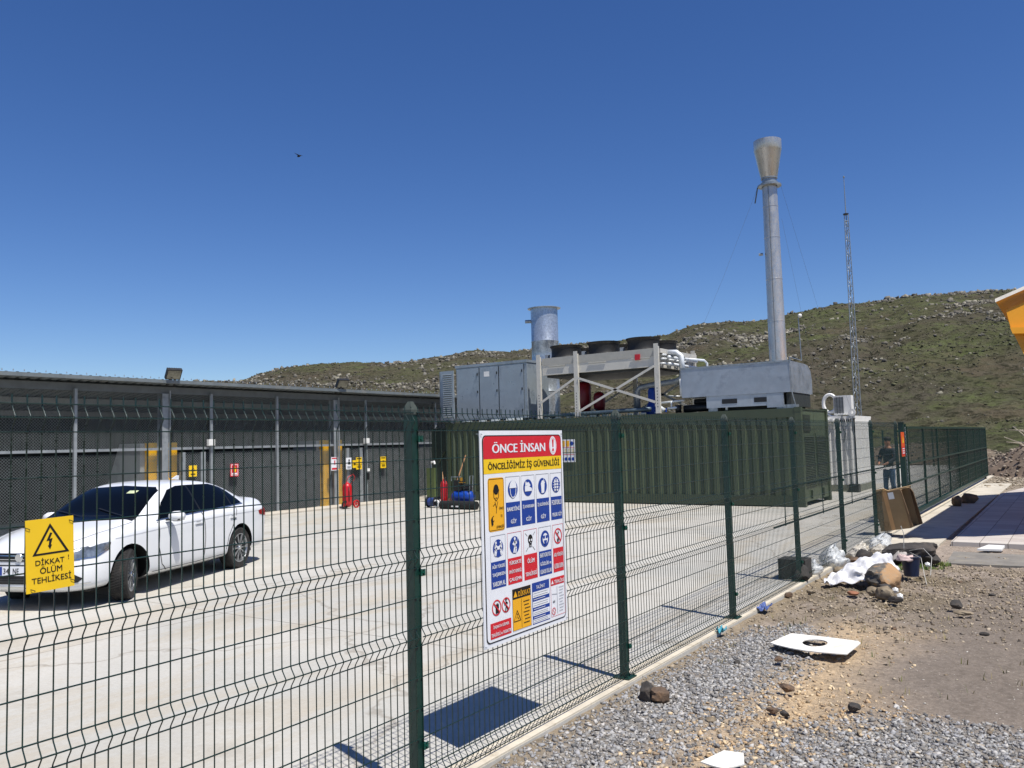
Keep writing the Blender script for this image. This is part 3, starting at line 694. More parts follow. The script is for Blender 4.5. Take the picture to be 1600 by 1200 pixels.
# worker tile
mt = pc('worker_tile', lambda mb: BP.rrect(mb, .068, .526, .245, .777, .022, 2), S_AMB)
def frame_line(mb, a0, b0, a1, b1, t=.003):
    for q in ((a0,b0,a1,b0),(a1,b0,a1,b1),(a1,b1,a0,b1),(a0,b1,a0,b0)): BP.line(mb, *q, t, 3)
def man(mb):
    BP.ring(mb, .155, .722, .0, .028, 4, 20, 1, 1.15)
    BP.poly(mb, [(.124,.722),(.186,.722),(.188,.714),(.122,.714)], 4.5)
    for q in ((.128,.714,.13,.685),(.182,.714,.181,.685),(.13,.685,.155,.668),(.181,.685,.155,.668),(.14,.702,.152,.702),(.16,.702,.172,.702),(.147,.682,.164,.682),(.14,.665,.155,.635),(.172,.665,.157,.635),(.157,.635,.152,.61),(.142,.655,.12,.645),(.1,.59,.125,.6),(.1,.59,.112,.57),(.112,.57,.128,.578)): BP.line(mb, *q, .0045, 4)
    BP.poly(mb, [(.092,.585),(.112,.592),(.118,.56),(.1,.552)], 4.6)
    frame_line(mb, .075, .532, .238, .771)
    BP.text(mb, 'ÖNCE', .185, .626, .232, .640, 4, .02); BP.text(mb, 'İŞ', .2, .589, .218, .604, 4, .02); BP.text(mb, 'GÜVENLİĞİ', .15, .54, .232, .556, 4, .02)
pc('drawing_and_caption', man, S_BLK, mt)
def tile(a0, a1, b0, b1, bm, col, lines, picto, up='blue'):
    t = pc('safety_tile', lambda mb: (BP.rect(mb, a0, b0, a1, bm, 2)), S_BLUE if col == 'blue' else S_RED)
    def outl(mb):
        for q in ((a0,bm,a0,b1),(a0,b1,a1,b1),(a1,b1,a1,bm)): BP.line(mb, *q, .0022, 2.3)
    pc('tile_outline', outl, S_GREY if col == 'blue' else S_RED, t)
    n_ = len(lines); hh = (bm-b0)/n_
    for i, l in enumerate(lines):
        c_ = bm-hh*(i+.5); wd_ = min((a1-a0)*.43, .0105*len(l)*.9+.004); q = .0125 if n_ < 3 else .0105
        pc('caption_line', lambda mb: BP.text(mb, l, (a0+a1)/2-wd_, c_-q, (a0+a1)/2+wd_, c_+q, 4, .05), S_WHITE, t)
    cx_ = (a0+a1)/2; cy_ = (bm+b1)/2
    picto(t, cx_, cy_); return t
def blue_disc(t, a, b):
    return pc('pictogram_disc', lambda mb: BP.disc(mb, a, b, .056, 3, 30), S_BLUE, t)
def pc_helmet(t, a, b):
    d = blue_disc(t, a, b)
    def f(mb):
        BP.poly(mb, [(a-.043,b+.006)]+[(a+.040*math.cos(R_(k)), b+.012+.030*math.sin(R_(k))) for k in range(180, -1, -20)]+[(a+.043,b+.006)], 5)
        pts = [(a-.034,b+.004),(a-.03,b-.02),(a-.018,b-.036),(a,b-.04),(a+.018,b-.036),(a+.03,b-.02),(a+.034,b+.004)]
        for q in zip(pts[:-1], pts[1:]): BP.line(mb, *q[0], *q[1], .0055, 5)
    pc('pictogram', f, S_WHITE, d)
def pc_boot(t, a, b):
    d = blue_disc(t, a, b)
    def f(mb):
        BP.poly(mb, [(a-.04,b-.018),(a+.046,b-.018),(a+.044,b-.004),(a+.018,b+.004),(a-.004,b+.014),(a-.012,b+.012),(a-.04,b+.008)], 5)
        BP.poly(mb, [(a-.036,b+.01),(a-.006,b+.014),(a+.012,b+.006),(a+.03,b+.01),(a+.006,b+.028),(a-.014,b+.024),(a-.03,b+.034)], 5.2)
    pc('pictogram', f, S_WHITE, d)
def pc_glove(t, a, b):
    d = blue_disc(t, a, b)
    def f(mb):
        BP.poly(mb, [(a-.018,b-.036),(a+.016,b-.034),(a+.022,b+.0),(a+.024,b+.02),(a+.008,b+.03),(a-.01,b+.028),(a-.024,b+.014),(a-.02,b-.01)], 5)
        for k in range(3): BP.line(mb, a+.008+k*.006, b+.026-k*.006, a+.016+k*.007, b+.04-k*.01, .004, 5.2)
    pc('pictogram', f, S_WHITE, d)
def pc_vest(t, a, b):
    d = blue_disc(t, a, b)
    def f(mb):
        BP.poly(mb, [(a-.024,b-.034),(a-.004,b-.034),(a-.004,b+.018),(a-.012,b+.03),(a-.026,b+.022)], 5); BP.poly(mb, [(a+.024,b-.034),(a+.004,b-.034),(a+.004,b+.018),(a+.012,b+.03),(a+.026,b+.022)], 5)
        for k in range(14):
            an = R_(k*25.7); BP.line(mb, a+.036*math.cos(an), b+.0275*math.sin(an), a+.045*math.cos(an), b+.035*math.sin(an), .005, 5)
    def g(mb):
        for k in range(3): BP.line(mb, a-.022, b-.02+k*.015, a+.022, b-.02+k*.015, .005, 6)
    o = pc('pictogram', f, S_WHITE, d); pc('vest_stripes', g, S_BLUE, d)
def stick(mb, a, b, s, l, wd=.009, pose=0):
    BP.disc(mb, a, b+.026*s, .009*s, l, 14)
    for q in (((0,.018),(0,-.004)),((0,.014),(-.02,.002)),((0,.014),(.02,.006)),((0,-.004),(-.012,-.032)),((0,-.004),(.014,-.016)),((.014,-.016),(.006,-.034))):
        BP.line(mb, a+q[0][0]*s, b+q[0][1]*s, a+q[1][0]*s, b+q[1][1]*s, wd*s, l)
def pc_lift(t, a, b):
    d = blue_disc(t, a, b)
    def f(mb):
        for sg in (-1, 1):
            BP.disc(mb, a+sg*.026, b+.027, .009, 5, 12)
            for q in ((.03,.02,.036,.0),(.036,.0,.022,-.012),(.022,-.012,.032,-.034),(.03,.016,.012,.006),(.034,-.002,.04,-.03)): BP.line(mb, a+sg*q[0], b+q[1], a+sg*q[2], b+q[3], .012, 5)
        BP.rect(mb, a-.014, b-.006, a+.014, b+.010, 5.3)
    pc('pictogram', f, S_WHITE, d)
def pc_man(t, a, b):
    d = blue_disc(t, a, b); pc('pictogram', lambda mb: (stick(mb, a, b, 1.15, 5, .013), BP.line(mb, a+.02, b+.01, a+.035, b+.035, .003, 5)), S_WHITE, d)
def pc_skull(t, a, b):
    def f(mb):
        BP.disc(mb, a, b+.012, .032, 3, 20, .9, 1.0); BP.rect(mb, a-.016, b-.026, a+.016, b-.006, 3.3)
        for q in ((-.06,.045,-.035,.03),(.06,.045,.035,.03),(-.055,-.045,-.025,-.025),(.055,-.045,.025,-.025)): BP.line(mb, a+q[0], b+q[1], a+q[2], b+q[3], .003, 3)
    def g(mb):
        for sg in (-1, 1): BP.disc(mb, a+sg*.013, b+.008, .008, 5, 12)
        BP.tri(mb, a, b-.004, .005, 5)
        for k in range(-2, 3): BP.line(mb, a+k*.006, b-.024, a+k*.006, b-.016, .0018, 5)
    o = pc('pictogram', f, S_BLK, t); pc('skull_openings', g, S_WHITE, t)
def pc_goggles(t, a, b):
    d = blue_disc(t, a, b)
    def f(mb):
        BP.disc(mb, a, b, .036, 5, 24, .95, 1.05)
    def g(mb):
        BP.poly(mb, [(a-.034,b+.016),(a-.004,b+.016),(a-.006,b+.001),(a-.028,b+.001)], 6); BP.poly(mb, [(a+.034,b+.016),(a+.004,b+.016),(a+.006,b+.001),(a+.028,b+.001)], 6)
        BP.poly(mb, [(a-.02,b-.008),(a+.02,b-.008),(a+.012,b-.03),(a-.012,b-.03)], 6)
    pc('pictogram', f, S_WHITE, d); pc('goggles_and_mask', g, S_BLUE, d)
def prohib(t, a, b, r, inner):
    pc('prohibition_ring', lambda mb: (BP.ring(mb, a, b, r*.82, r, 3, 30), BP.line(mb, a-r*.6, b+r*.6*W_/H_, a+r*.6, b-r*.6*W_/H_, r*.17, 5)), S_RED, t)
    pc('pictogram', inner, S_BLK, t)
def pc_load(t, a, b):
    prohib(t, a, b, .055, lambda mb: (BP.line(mb, a+.004, b+.03, a+.002, b-.03, .003, 4), BP.rect(mb, a-.012, b-.03, a+.008, b-.012, 4), BP.line(mb, a-.006, b+.012, a+.012, b+.02, .008, 4)))
T1 = ((.262,.428,['BARETİNİ','GİY'],pc_helmet),(.445,.607,['İŞ AYAKKABINI','GİY'],pc_boot),(.628,.792,['İŞ ELDİVENİNİ','GİY'],pc_glove),(.813,.963,['FOSFORLU','YELEK GİY'],pc_vest))
for a0, a1, ln, pf in T1: tile(a0, a1, .533, .776, .653, 'blue', ln, pf)
T2 = ((.082,.245,'blue',['AĞIR YÜKLERİ','TAŞIRKEN','YARDIM AL'],pc_lift),(.268,.431,'red',['YÜKSEKTE','EMNİYET KEMERSİZ','ÇALIŞMA'],pc_man),(.456,.618,'red',['ÖLÜM','TEHLİKESİ'],pc_skull),(.641,.804,'blue',['BARET KORUYUCU','GÖZLÜK ve','KULAKLIK KULLAN'],pc_goggles),(.824,.963,'red',['ASILI YÜKLERİN','ALTINDA DURMA'],pc_load))
for a0, a1, cl, ln, pf in T2: tile(a0, a1, .262, .506, .386, cl, ln, pf)
no = pc('no_entry_tile', lambda mb: BP.rect(mb, .062, .036, .289, .108, 2), S_RED)
pc('caption_line', lambda mb: BP.text(mb, 'İNŞAATA GİRMEK', .09, .078, .262, .099, 4, .04), S_WHITE, no); pc('caption_line', lambda mb: BP.text(mb, 'TEHLİKELİ ve YASAKTIR', .068, .046, .283, .066, 4, .04), S_WHITE, no)
def hand(mb):
    a, b = .134, .17; BP.rect(mb, a-.014, b-.022, a+.018, b+.006, 4)
    for k in range(4): BP.line(mb, a-.01+k*.009, b, a-.01+k*.009, b+.026-abs(k-1.5)*.004, .007, 4)
prohib(no, .132, .174, .05, hand)
prohib(no, .235, .174, .048, lambda mb: stick(mb, .235, .174, .95, 4, .009))
dk = pc('caution_tile', lambda mb: BP.rect(mb, .308, .039, .524, .236, 2), S_AMB)
pc('tile_header', lambda mb: BP.rect(mb, .308, .187, .524, .236, 3), S_BLK, dk)
pc('lettering', lambda mb: (BP.text(mb, 'DİKKAT', .372, .196, .518, .228, 5, .02), BP.tri(mb, .34, .206, .026, 5)), S_AMB, dk)
def dkf(mb):
    for q in ((.308,.039,.524,.039),(.524,.039,.524,.187),(.308,.039,.308,.187),(.41,.045,.41,.183)): BP.line(mb, *q, .0022, 4)
    for k in range(7): BP.line(mb, .432+.008*(k%3), .165-k*.017, .512-.008*((k+1)%3), .165-k*.017, .005, 4)
    for q in ((.318,.082,.398,.082),(.398,.082,.358,.132),(.358,.132,.318,.082)): BP.line(mb, *q, .0045, 4)
    for q in ((.348,.095,.362,.112),(.362,.112,.352,.118),(.362,.1,.375,.09)): BP.line(mb, *q, .004, 4)
pc('printed_lines', dkf, S_BLK, dk)
ta = pc('instruction_tile', lambda mb: BP.rect(mb, .542, .036, .76, .239, 2), S_BLUE)
def tal(mb):
    for (b0, b1) in ((.166,.194),(.118,.147),(.077,.100),(.041,.060)): BP.rect(mb, .547, b0, .755, b1, 3)
    BP.text(mb, 'TALİMAT', .59, .206, .70, .228, 4, .01)
    for b in (.157, .109, .068): BP.line(mb, .555, b, .70, b, .0035, 4)
pc('lettering', tal, S_WHITE, ta)
def tal2(mb):
    for b in (.186,.174,.138,.127,.092,.084,.055,.047): BP.line(mb, .555, b, .735, b, .0025, 4)
pc('printed_lines', tal2, S_GREY, ta)
te = pc('danger_tile', lambda mb: BP.rect(mb, .778, .198, .963, .237, 2), S_RED)
pc('lettering', lambda mb: (BP.text(mb, 'TEHLİKE', .825, .206, .957, .229, 4, .02), BP.tri(mb, .80, .213, .018, 4)), S_WHITE, te)
def tef(mb):
    for q in ((.778,.042,.778,.198),(.778,.042,.963,.042),(.963,.042,.963,.198)): BP.line(mb, *q, .0022, 3)
    BP.ring(mb, .81, .068, .02, .025, 4, 20); BP.line(mb, .798, .078, .822, .058, .004, 4)
pc('tile_frame', tef, S_RED, te)
def teg(mb):
    BP.line(mb, .86, .19, .86, .05, .003, 3); BP.line(mb, .79, .156, .86, .15, .003, 3); BP.rect(mb, .80, .112, .83, .121, 4)
    for k in range(9): BP.line(mb, .882+.006*(k%2), .182-k*.015, .95-.01*(k%3), .182-k*.015, .003, 4)
pc('printed_lines', teg, S_GREY, te)
for a, b in ((.012,.985),(.985,.982),(.012,.012),(.985,.014)):
    q = BP.P(a, b, 0); MB().tube([q+Vector((-.03,-.01,0)), q+Vector((.006,-.004,0)), q+Vector((.006,.004,-.004)), q+Vector((-.03,.01,-.006))], .0016, 5).build('wire_tie', STEEL, bd)

# ---- yellow electrical danger sign
ys = thing('danger_sign', (.066, 1.48, 1.40), 'yellow lightning-triangle danger sign tied to the fence in front of the white car', 'warning sign')
YP = Plane((.066, 1.398, 1.394), (0,1,.03), (0,-.03,1), .163, .248)
m_ = MB(); m_.prism([YP.P(0,0,-3), YP.P(1,0,-3), YP.P(1,1,-3), YP.P(0,1,-3)], YP.n*.0028); m_.build('board', S_YEL, ys)
def yf(mb):
    V3 = [(.5,.93),(.13,.50),(.90,.50)]
    def inner(k): c_ = (.51,.63); return [(c_[0]+(a-c_[0])*k, c_[1]+(b-c_[1])*k) for a, b in V3]
    o_, i_ = inner(1.0), inner(.80)
    for k in range(3): YP.poly(mb, [o_[k], o_[(k+1)%3], i_[(k+1)%3], i_[k]], 1)
    YP.poly(mb, [(.50,.80),(.42,.685),(.48,.69),(.465,.62),(.445,.625),(.495,.565),(.535,.63),(.512,.63),(.55,.72),(.49,.71),(.545,.79)], 1)
pc('pictogram', yf, S_BLK, ys)
pc('lettering', lambda mb: (YP.text(mb, 'DİKKAT', .19, .365, .79, .46, 1, .02), YP.text(mb, '!', .87, .39, .89, .455, 1, .0), YP.text(mb, 'ÖLÜM', .28, .245, .74, .345, 1, .02), YP.text(mb, 'TEHLİKESİ', .11, .12, .93, .225, 1, .02)), S_BLK, ys)
for a, b in ((.04,.9),(.95,.94),(.96,.1),(.13,.05)):
    q = YP.P(a, b, 0); MB().tube([q+Vector((-.03,-.012,.004)), q+Vector((.004,-.006,0)), q+Vector((.004,.006,-.006)), q+Vector((-.03,.012,-.006))], .0014, 5).build('wire_tie', BLACK, ys)

# orange sign at the gate post
og = thing('warning_sign', (.06, 18.6, 1.45), 'small orange and red notice on the gate post beside the chain', 'warning sign')
OP = Plane((.064, 18.40, 1.38), (0,1,0), (0,0,1), .36, .50); MB().box((.056,18.40,1.38),(.064,18.76,1.88)).build('board', S_ORG, og)
pc('lower_band', lambda mb: OP.rect(mb, .05, .05, .95, .4, 1), S_RED, og); pc('emblem', lambda mb: (OP.tri(mb, .5, .66, .28, 2),), S_YEL, og)
pc('printed_lines', lambda mb: [OP.line(mb, .15, .32-.09*k, .85, .32-.09*k, .02, 2) for k in range(3)], S_WHITE, og)
# ---------------------------------------------------------------- shed
SX = -16.84; SY0, SY1 = -8.0, 31.0
shed = thing('storage_shed', (SX, 12, 0), 'long open grey steel shed with a corrugated roof, its front closed by wire mesh', 'shed')
ROOFM = M('roof_sheet', '#6f7678', .5, .2, var=.12, scale=3, dirt=('#8b8577', .5, 2))
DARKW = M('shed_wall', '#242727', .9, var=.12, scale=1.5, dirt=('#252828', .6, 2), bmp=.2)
BEAMM = M('shed_steel', '#8b9093', .5, .25, var=.12, scale=6, dirt=('#5e6366', .6, 4))
MESHW = M('mesh_wire', '#7f8688', .45, .2, var=.15)
# corrugated roof, falling to the back
def corr(mb, P0, U, V, L, wd, pitch=.25, h=.035, prof=((0,0),(.35,0),(.5,1),(.7,1),(.85,0),(1,0)), th=0.0):
    """trapezoid sheet: runs along V (length wd), profile repeats along U for L"""
    P0 = Vector(P0); U = Vector(U).normalized(); V = Vector(V); N = U.cross(V).normalized()
    n = int(L/pitch); o = len(mb.v); pts = []
    for i in range(n):
        for a, b in prof[:-1]: pts.append(U*((i+a)*pitch)+N*(b*h))
    pts.append(U*(n*pitch))
    for q in pts: mb.v.append(tuple(P0+q)); mb.v.append(tuple(P0+q+V))
    for i in range(len(pts)-1): mb.f.append((o+2*i, o+2*i+2, o+2*i+3, o+2*i+1)); mb.mi.append(mb.cur)
mb = MB(); corr(mb, (-16.28, SY0, 3.715), (0,1,0), (-6.2,0,-.75), SY1-SY0, 0, .235, .04); rf = mb.build('roof', ROOFM, shed)
MB().box((-16.30, SY0, 3.665), (-16.26, SY1, 3.742)).box((-16.42,SY0,3.655),(-16.26,SY1,3.664)).build('gutter', ROOFM, rf)
scr = MB(); n_ = int((SY1-SY0)/.235)
for i in range(n_): yy = SY1-(i+.6)*.235; scr.cyl((-16.36, yy, 3.775), (-16.36, yy, 3.812), .012, 6)
o = scr.build('roof_screws', M('screw', '#b9bcbd', .35, .7), rf); o['kind'] = 'stuff'
MB().box((-16.98, SY0, 3.42), (-16.80, SY1, 3.60)).build('eaves_beam', M('eaves_grey', '#5c6164', .6, .1), shed)
MB().box((-18.9, SY0, 3.22), (-18.8, SY1, 3.36)).box((-20.9, SY0, 2.98), (-20.8, SY1, 3.12)).build('purlin', BEAMM, shed)
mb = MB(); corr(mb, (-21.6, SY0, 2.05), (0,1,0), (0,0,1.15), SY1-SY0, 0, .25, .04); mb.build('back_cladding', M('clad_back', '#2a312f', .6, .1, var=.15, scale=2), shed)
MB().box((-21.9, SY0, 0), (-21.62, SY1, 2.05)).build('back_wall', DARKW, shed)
# mid beam: angle with ledge
mb = MB().box((-16.93, SY0, 1.965), (-16.80, SY1, 1.995)).box((-16.80, SY0, 1.93), (-16.775, SY1, 1.998)); mb.build('middle_beam', BEAMM, shed)
cols = [12.73+6.05*k for k in range(-3, 4)]
for y in cols:
    mb = MB().box((-16.76,y-.09,0),(-16.745,y+.09,3.42)).box((-16.98,y-.09,0),(-16.965,y+.09,3.42)).box((-16.965,y-.008,0),(-16.76,y+.008,3.42))
    mb.box((-16.74,y+.10,1.2),(-16.71,y+.13,3.5)); mb.build('column', BEAMM, shed)
posts = [10.36,8.0,5.6,3.2,.8,-1.6,14.12,16.4,20.14,22.4,26.0,28.3,23.8]
for y in posts: MB().box((-16.79,y-.035,0),(-16.72,y+.035,3.46)).build('mesh_post', BEAMM, shed)
# wire mesh of the whole front: diamonds, one sheet per bay
def chain_sheet(y0, y1, z0, z1, x, pitch=.07, r=.0022):
    V, Fc = [], []; H = z1-z0; L = y1-y0
    for sg in (1, -1):
        c = -H if sg == 1 else 0
        while c < (L if sg == 1 else L+H):
            # line y = c + sg*(z)  clip to [0,L]
            za, zb = 0, H
            ya, yb = c, c+sg*H
            def clip(yv): return (yv-c)*sg
            lo = max(0, min(clip(0), clip(L))); hi = min(H, max(clip(0), clip(L)))
            if hi > lo+.001:
                p0 = (x, y0+c+sg*lo, z0+lo); p1 = (x, y0+c+sg*hi, z0+hi); o = len(V); dx = r*sg
                q = r*.7
                for p in (p0, p1): V += [(p[0]-r, p[1]+q, p[2]-q*sg), (p[0]+r, p[1]+q, p[2]-q*sg), (p[0]+r, p[1]-q, p[2]+q*sg), (p[0]-r, p[1]-q, p[2]+q*sg)]
                for j in range(4): j2 = (j+1) % 4; Fc.append((o+j, o+j2, o+4+j2, o+4+j))
            c += pitch
        x += .004
    return V, Fc
for k in range(len(cols)-1):
    V, Fc = chain_sheet(cols[k]+.14, cols[k+1]-.14, 2.0, 3.42, -16.83)
    V2, F2 = chain_sheet(cols[k]+.14, cols[k+1]-.14, .05, 1.86, -16.83); F2 = [tuple(i+len(V) for i in f) for f in F2]
    o = rawmesh('wire_mesh', np.array(V+V2)-np.array([SX, 12, 0]), Fc+F2, MESHW, parent=shed)
# dividing walls with yellow fronts
PIER = M('divider_concrete', '#a9abaa', .85, var=.08, scale=2, dirt=('#6e6f6d', .5, 2), bmp=.2); YP_ = M('pier_yellow', '#fbbd20', .55, var=.08, scale=3, dirt=('#8f7434', .5, 4))
for y in cols:
    d = thing('divider_wall', (-17.6, y-.1, 0), 'grey concrete buttress wall with a yellow front behind the shed column', 'wall', 'dividing walls inside the shed')
    MB().prism([(-17.22,y-.42,0),(-19.3,y-.42,0),(-18.2,y-.42,2.12),(-17.22,y-.42,2.12)], (0,.16,0)).build('wall_slab', PIER, d)
    MB().box((-17.21, y-.30, 0), (-17.02, y+.08, 2.13)).build('yellow_face', YP_, d)
    MB().box((-17.21, y+.22, 0), (-17.02, y+.52, 2.13)).build('yellow_face', YP_, d)
for k, y in enumerate((13.30, 19.35)): MB().box((-16.90,y-.06,0),(-16.80,y+.06,1.86)).build('door_jamb', BEAMM, shed)
for y in (14.0, 20.05): MB().box((-16.86,y-.16,0),(-16.80,y-.02,1.86)).build('door_jamb', BEAMM, shed)
for y0, y1 in ((13.36,13.86),(19.41,19.91),(14.16,18.2),(20.2,24.5)):
    MB().box((-16.90,y0,.06),(-16.875,y1,1.80)).build('mesh_door', M('dark_netting', '#282b2c', .9, var=.1, scale=12, bmp=.2, bscale=60), shed)
for y, z, nm in ((14.06,2.12,'b'),(20.09,2.09,'b')):
    jb = thing('junction_box', (-16.70,y,z-.06), 'white junction box on a thin shed post '+('behind the roof of the white car' if y < 15 else 'above the red fire extinguisher'), 'junction box')
    MB().box((-16.718,y-.10,z-.10),(-16.63,y+.10,z+.08)).build('box_body', WHITE, jb, auto=30); MB().box((-16.63,y-.085,z-.085),(-16.622,y+.085,z+.065)).build('box_lid', WHITE, jb); MB().cyl((-16.69,y,z+.08),(-16.69,y,3.4),.014,6).build('conduit', STEEL, jb)
lk = thing('door_lock', (-16.70,20.16,1.0), 'small white padlock box with a black handle on the shed door post', 'lock')
MB().box((-16.72,20.11,1.06),(-16.66,20.22,1.16)).build('lock_case', WHITE, lk); MB().box((-16.72,20.13,.78),(-16.66,20.19,1.0)).build('handle', BLACK, lk)
# flood lights on the eaves
for i, y in enumerate((12.72, 18.68)):
    fl = thing('floodlight', (-16.35, y, 3.78), 'black floodlight on the eaves of the shed, '+('left one above the white car' if i == 0 else 'right one above the fire extinguisher'), 'floodlight', 'floodlights on the shed roof')
    Rm = Matrix.Rotation(R_(-14), 3, 'Z') @ Matrix.Rotation(R_(38 if i == 0 else 34), 3, 'Y'); C0 = Vector((-16.2, y-.12, 3.90 if i==0 else 3.92))
    def tb(a, b): 
        mb = MB().box(a, b); mb.v = [tuple(Rm @ Vector(v)+C0) for v in mb.v]; return mb
    b_ = tb((-.05,-.19,-.15),(.05,.19,.15)); b_.build('housing', BLACK, fl)
    fin = MB()
    for k in range(6): fin.box((-.11,-.16+k*.06,-.12),(-.05,-.15+k*.06,.12))
    fin.v = [tuple(Rm @ Vector(v)+C0) for v in fin.v]; fin.build('cooling_fins', BLACK, fl)
    g_ = tb((.05,-.165,-.125),(.054,.165,.125)); g_.build('glass', M('lamp_glass', '#6f6d60', .2, .2, var=.35, scale=9), fl)
    MB().bar((-16.6,y-.05,3.62),(-16.22,y-.16,3.82),.05,.05).bar((-16.6,y+.16,3.62),(-16.22,y-.06,3.82),.05,.05).build('bracket', BLACK, fl)
# little signs on the mesh
def board(y, z0, z1, wdt, base, label, bands, cat='sign'):
    t = thing('shed_sign', (-16.70, y, z0), label, cat)
    MB().box((-16.712,y-wdt/2,z0),(-16.705,y+wdt/2,z1)).build('board', base, t)
    Pn = Plane((-16.704,y-wdt/2,z0), (0,1,0), (0,0,1), wdt, z1-z0)
    for nm, fn, mt_ in bands:
        mb = MB(); fn(Pn, mb); mb.build(nm, mt_, t)
L3 = lambda b0, n: (lambda P, mb: [P.line(mb, .2, b0-.07*k, .8, b0-.07*k, .012, 3) for k in range(n)])
board(13.52,1.2,1.5,.24,S_YEL,'small yellow warning sign with a black triangle, nearest the left yellow pier', [('pictogram', lambda P, mb: P.tri(mb,.5,.62,.32,2), S_BLK), ('triangle_field', lambda P, mb: P.tri(mb,.5,.62,.2,3), S_YEL), ('printed_lines', L3(.25,2), S_BLK)])
board(14.85,1.14,1.5,.28,S_RED,'red fire sign with a yellow flame, behind the boot of the white car', [('frame', lambda P, mb: P.rect(mb,.08,.08,.92,.94,1), S_WHITE),('field', lambda P, mb: P.rect(mb,.14,.12,.86,.9,2), S_RED),('flame', lambda P, mb: P.poly(mb,[(.5,.82),(.7,.55),(.62,.35),(.38,.35),(.3,.55)],3), S_YEL),('caption_strip', lambda P, mb: P.rect(mb,.2,.16,.8,.28,3), S_WHITE)])
board(18.67,1.15,1.58,.30,S_WHITE,'white and red fire extinguisher sign on the shed column between the yellow piers', [('extinguisher_symbol', lambda P, mb: (P.rrect(mb,.42,.42,.58,.72,.05,2), P.rect(mb,.46,.72,.54,.78,2)), S_RED),('caption_strip', lambda P, mb: P.rect(mb,.08,.06,.92,.2,2), S_RED),('header_strip', lambda P, mb: P.rect(mb,.08,.86,.92,.95,2), S_RED)])
board(19.30,1.16,1.54,.26,S_WHITE,'white sign with a dark figure above the fire extinguisher', [('pictogram', lambda P, mb: (P.disc(mb,.52,.78,.13,2), P.poly(mb,[(.35,.66),(.65,.66),(.78,.42),(.3,.42)],2)), S_BLK),('printed_lines', L3(.25,3), S_GREY)])
board(19.55,1.2,1.45,.17,S_YEL,'smallest yellow sign, between the white sign and the larger yellow caution sign', [('printed_lines', L3(.6,4), S_BLK)])
def cau(P, mb): P.rect(mb,.12,.85,.88,.93,2); P.tri(mb,.5,.62,.22,2); P.rect(mb,.0,.40,1,.43,2)
board(19.76,1.14,1.54,.27,S_YEL,'larger yellow caution sign at the top right of the fire extinguisher', [('pictogram', cau, S_BLK), ('printed_lines', L3(.3,3), S_BLK)])
def cau2(P, mb): P.rect(mb,.12,.85,.88,.93,2); P.poly(mb,[(.3,.66),(.7,.66),(.55,.52),(.45,.52)],2); P.rect(mb,.0,.42,1,.45,2)
board(20.92,1.14,1.53,.27,S_YEL,'yellow caution sign alone on the dark mesh right of the shed door post', [('pictogram', cau2, S_BLK), ('printed_lines', L3(.3,3), S_BLK)])
# concrete strip debris along the shed foot
sheet('shed_apron', -16.72, -15.9, SY0, SY1, .05, CONC, -.1)

# ---------------------------------------------------------------- fire extinguisher trolley
REDP = M('red_paint', '#b3121c', .35, var=.06, coat=.3)
ex = thing('fire_extinguisher', (-15.62, 18.15, 0), 'large red fire extinguisher on a two-wheeled trolley in front of the shed', 'fire extinguisher')
ey = 18.15; exx = -15.62
MB().lathe((exx,ey,.06), [(0,0),(.10,.01),(.19,.08),(.20,.16),(.20,.80),(.17,.92),(.09,.99),(.05,1.0),(.05,1.06),(0,1.06)], 20).build('cylinder', REDP, ex, smooth=True)
MB().cyl((exx,ey,1.06),(exx,ey,1.14),.05,12).bar((exx,ey,1.12),(exx+.05,ey+.12,1.14),.03).build('valve', STEEL, ex)
MB().tube([(exx,ey-.05,1.12),(exx+.05,ey+.05,1.32),(exx+.05,ey+.30,1.40),(exx+.03,ey+.42,1.30),(exx,ey+.38,1.15)], .018, 8).build('handle', REDP, ex, smooth=True)
MB().bar((exx,ey+.15,.25),(exx,ey+.42,.25),.03).bar((exx-.1,ey+.2,.9),(exx,ey+.42,1.2),.02).build('trolley_frame', REDP, ex)
for dy in (-.24, .42):
    wl = MB().lathe((exx+.1,ey+dy,.17), [(.12,-.03),(.165,-.03),(.17,0),(.165,.03),(.12,.03)], 20, 'X').build('wheel', BLACK if dy < 0 else REDP, ex)
    MB().lathe((exx+.1,ey+dy,.17), [(0,-.02),(.05,-.03),(.05,.03),(0,.02)], 10, 'X').build('hub', REDP, wl)
    mb = MB()
    for k in range(5): an = k*1.2566; mb.bar((exx+.1,ey+dy,.17),(exx+.1,ey+dy+.13*math.cos(an),.17+.13*math.sin(an)),.02)
    mb.build('spokes', REDP, wl)
MB().tube([(exx+.2,ey-.1,.9),(exx+.24,ey-.12,.6),(exx+.22,ey-.1,.3)], .015, 8).build('hose', BLACK, ex, smooth=True)

ex.scale = (.74, .74, .74)
# ---------------------------------------------------------------- green generator container
CX0, CX1, CY0, CY1, CH = -14.83, -2.90, 22.05, 24.85, 2.6
GRN = M('container_green', '#434d39', .5, 0, var=.12, scale=2.2, dirt=('#333b2c', .6, 3.5), bmp=.08, bscale=8, stretch=(1,1,.22))
GRN2 = M('container_green_dark', '#3b4533', .5, 0, var=.08, scale=1.2)
ct = thing('shipping_container', ((CX0+CX1)/2, CY0, 0), 'long dark green corrugated container housing the generator plant', 'container')
mb = MB(); corr(mb, (CX0+.10, CY0+.055, .30), (1,0,0), (0,0,2.06), 3.7, 0, .28, .045, ((0,0),(.25,0),(.4,1),(.75,1),(.9,0),(1,0)))
corr(mb, (CX0+5.45, CY0+.055, .30), (1,0,0), (0,0,2.06), 6.44, 0, .28, .045, ((0,0),(.25,0),(.4,1),(.75,1),(.9,0),(1,0)))
mb.box((CX0+3.75, CY0+.03, .3), (CX0+5.45, CY0+.06, 2.36)); mb.build('side_wall', GRN, ct)
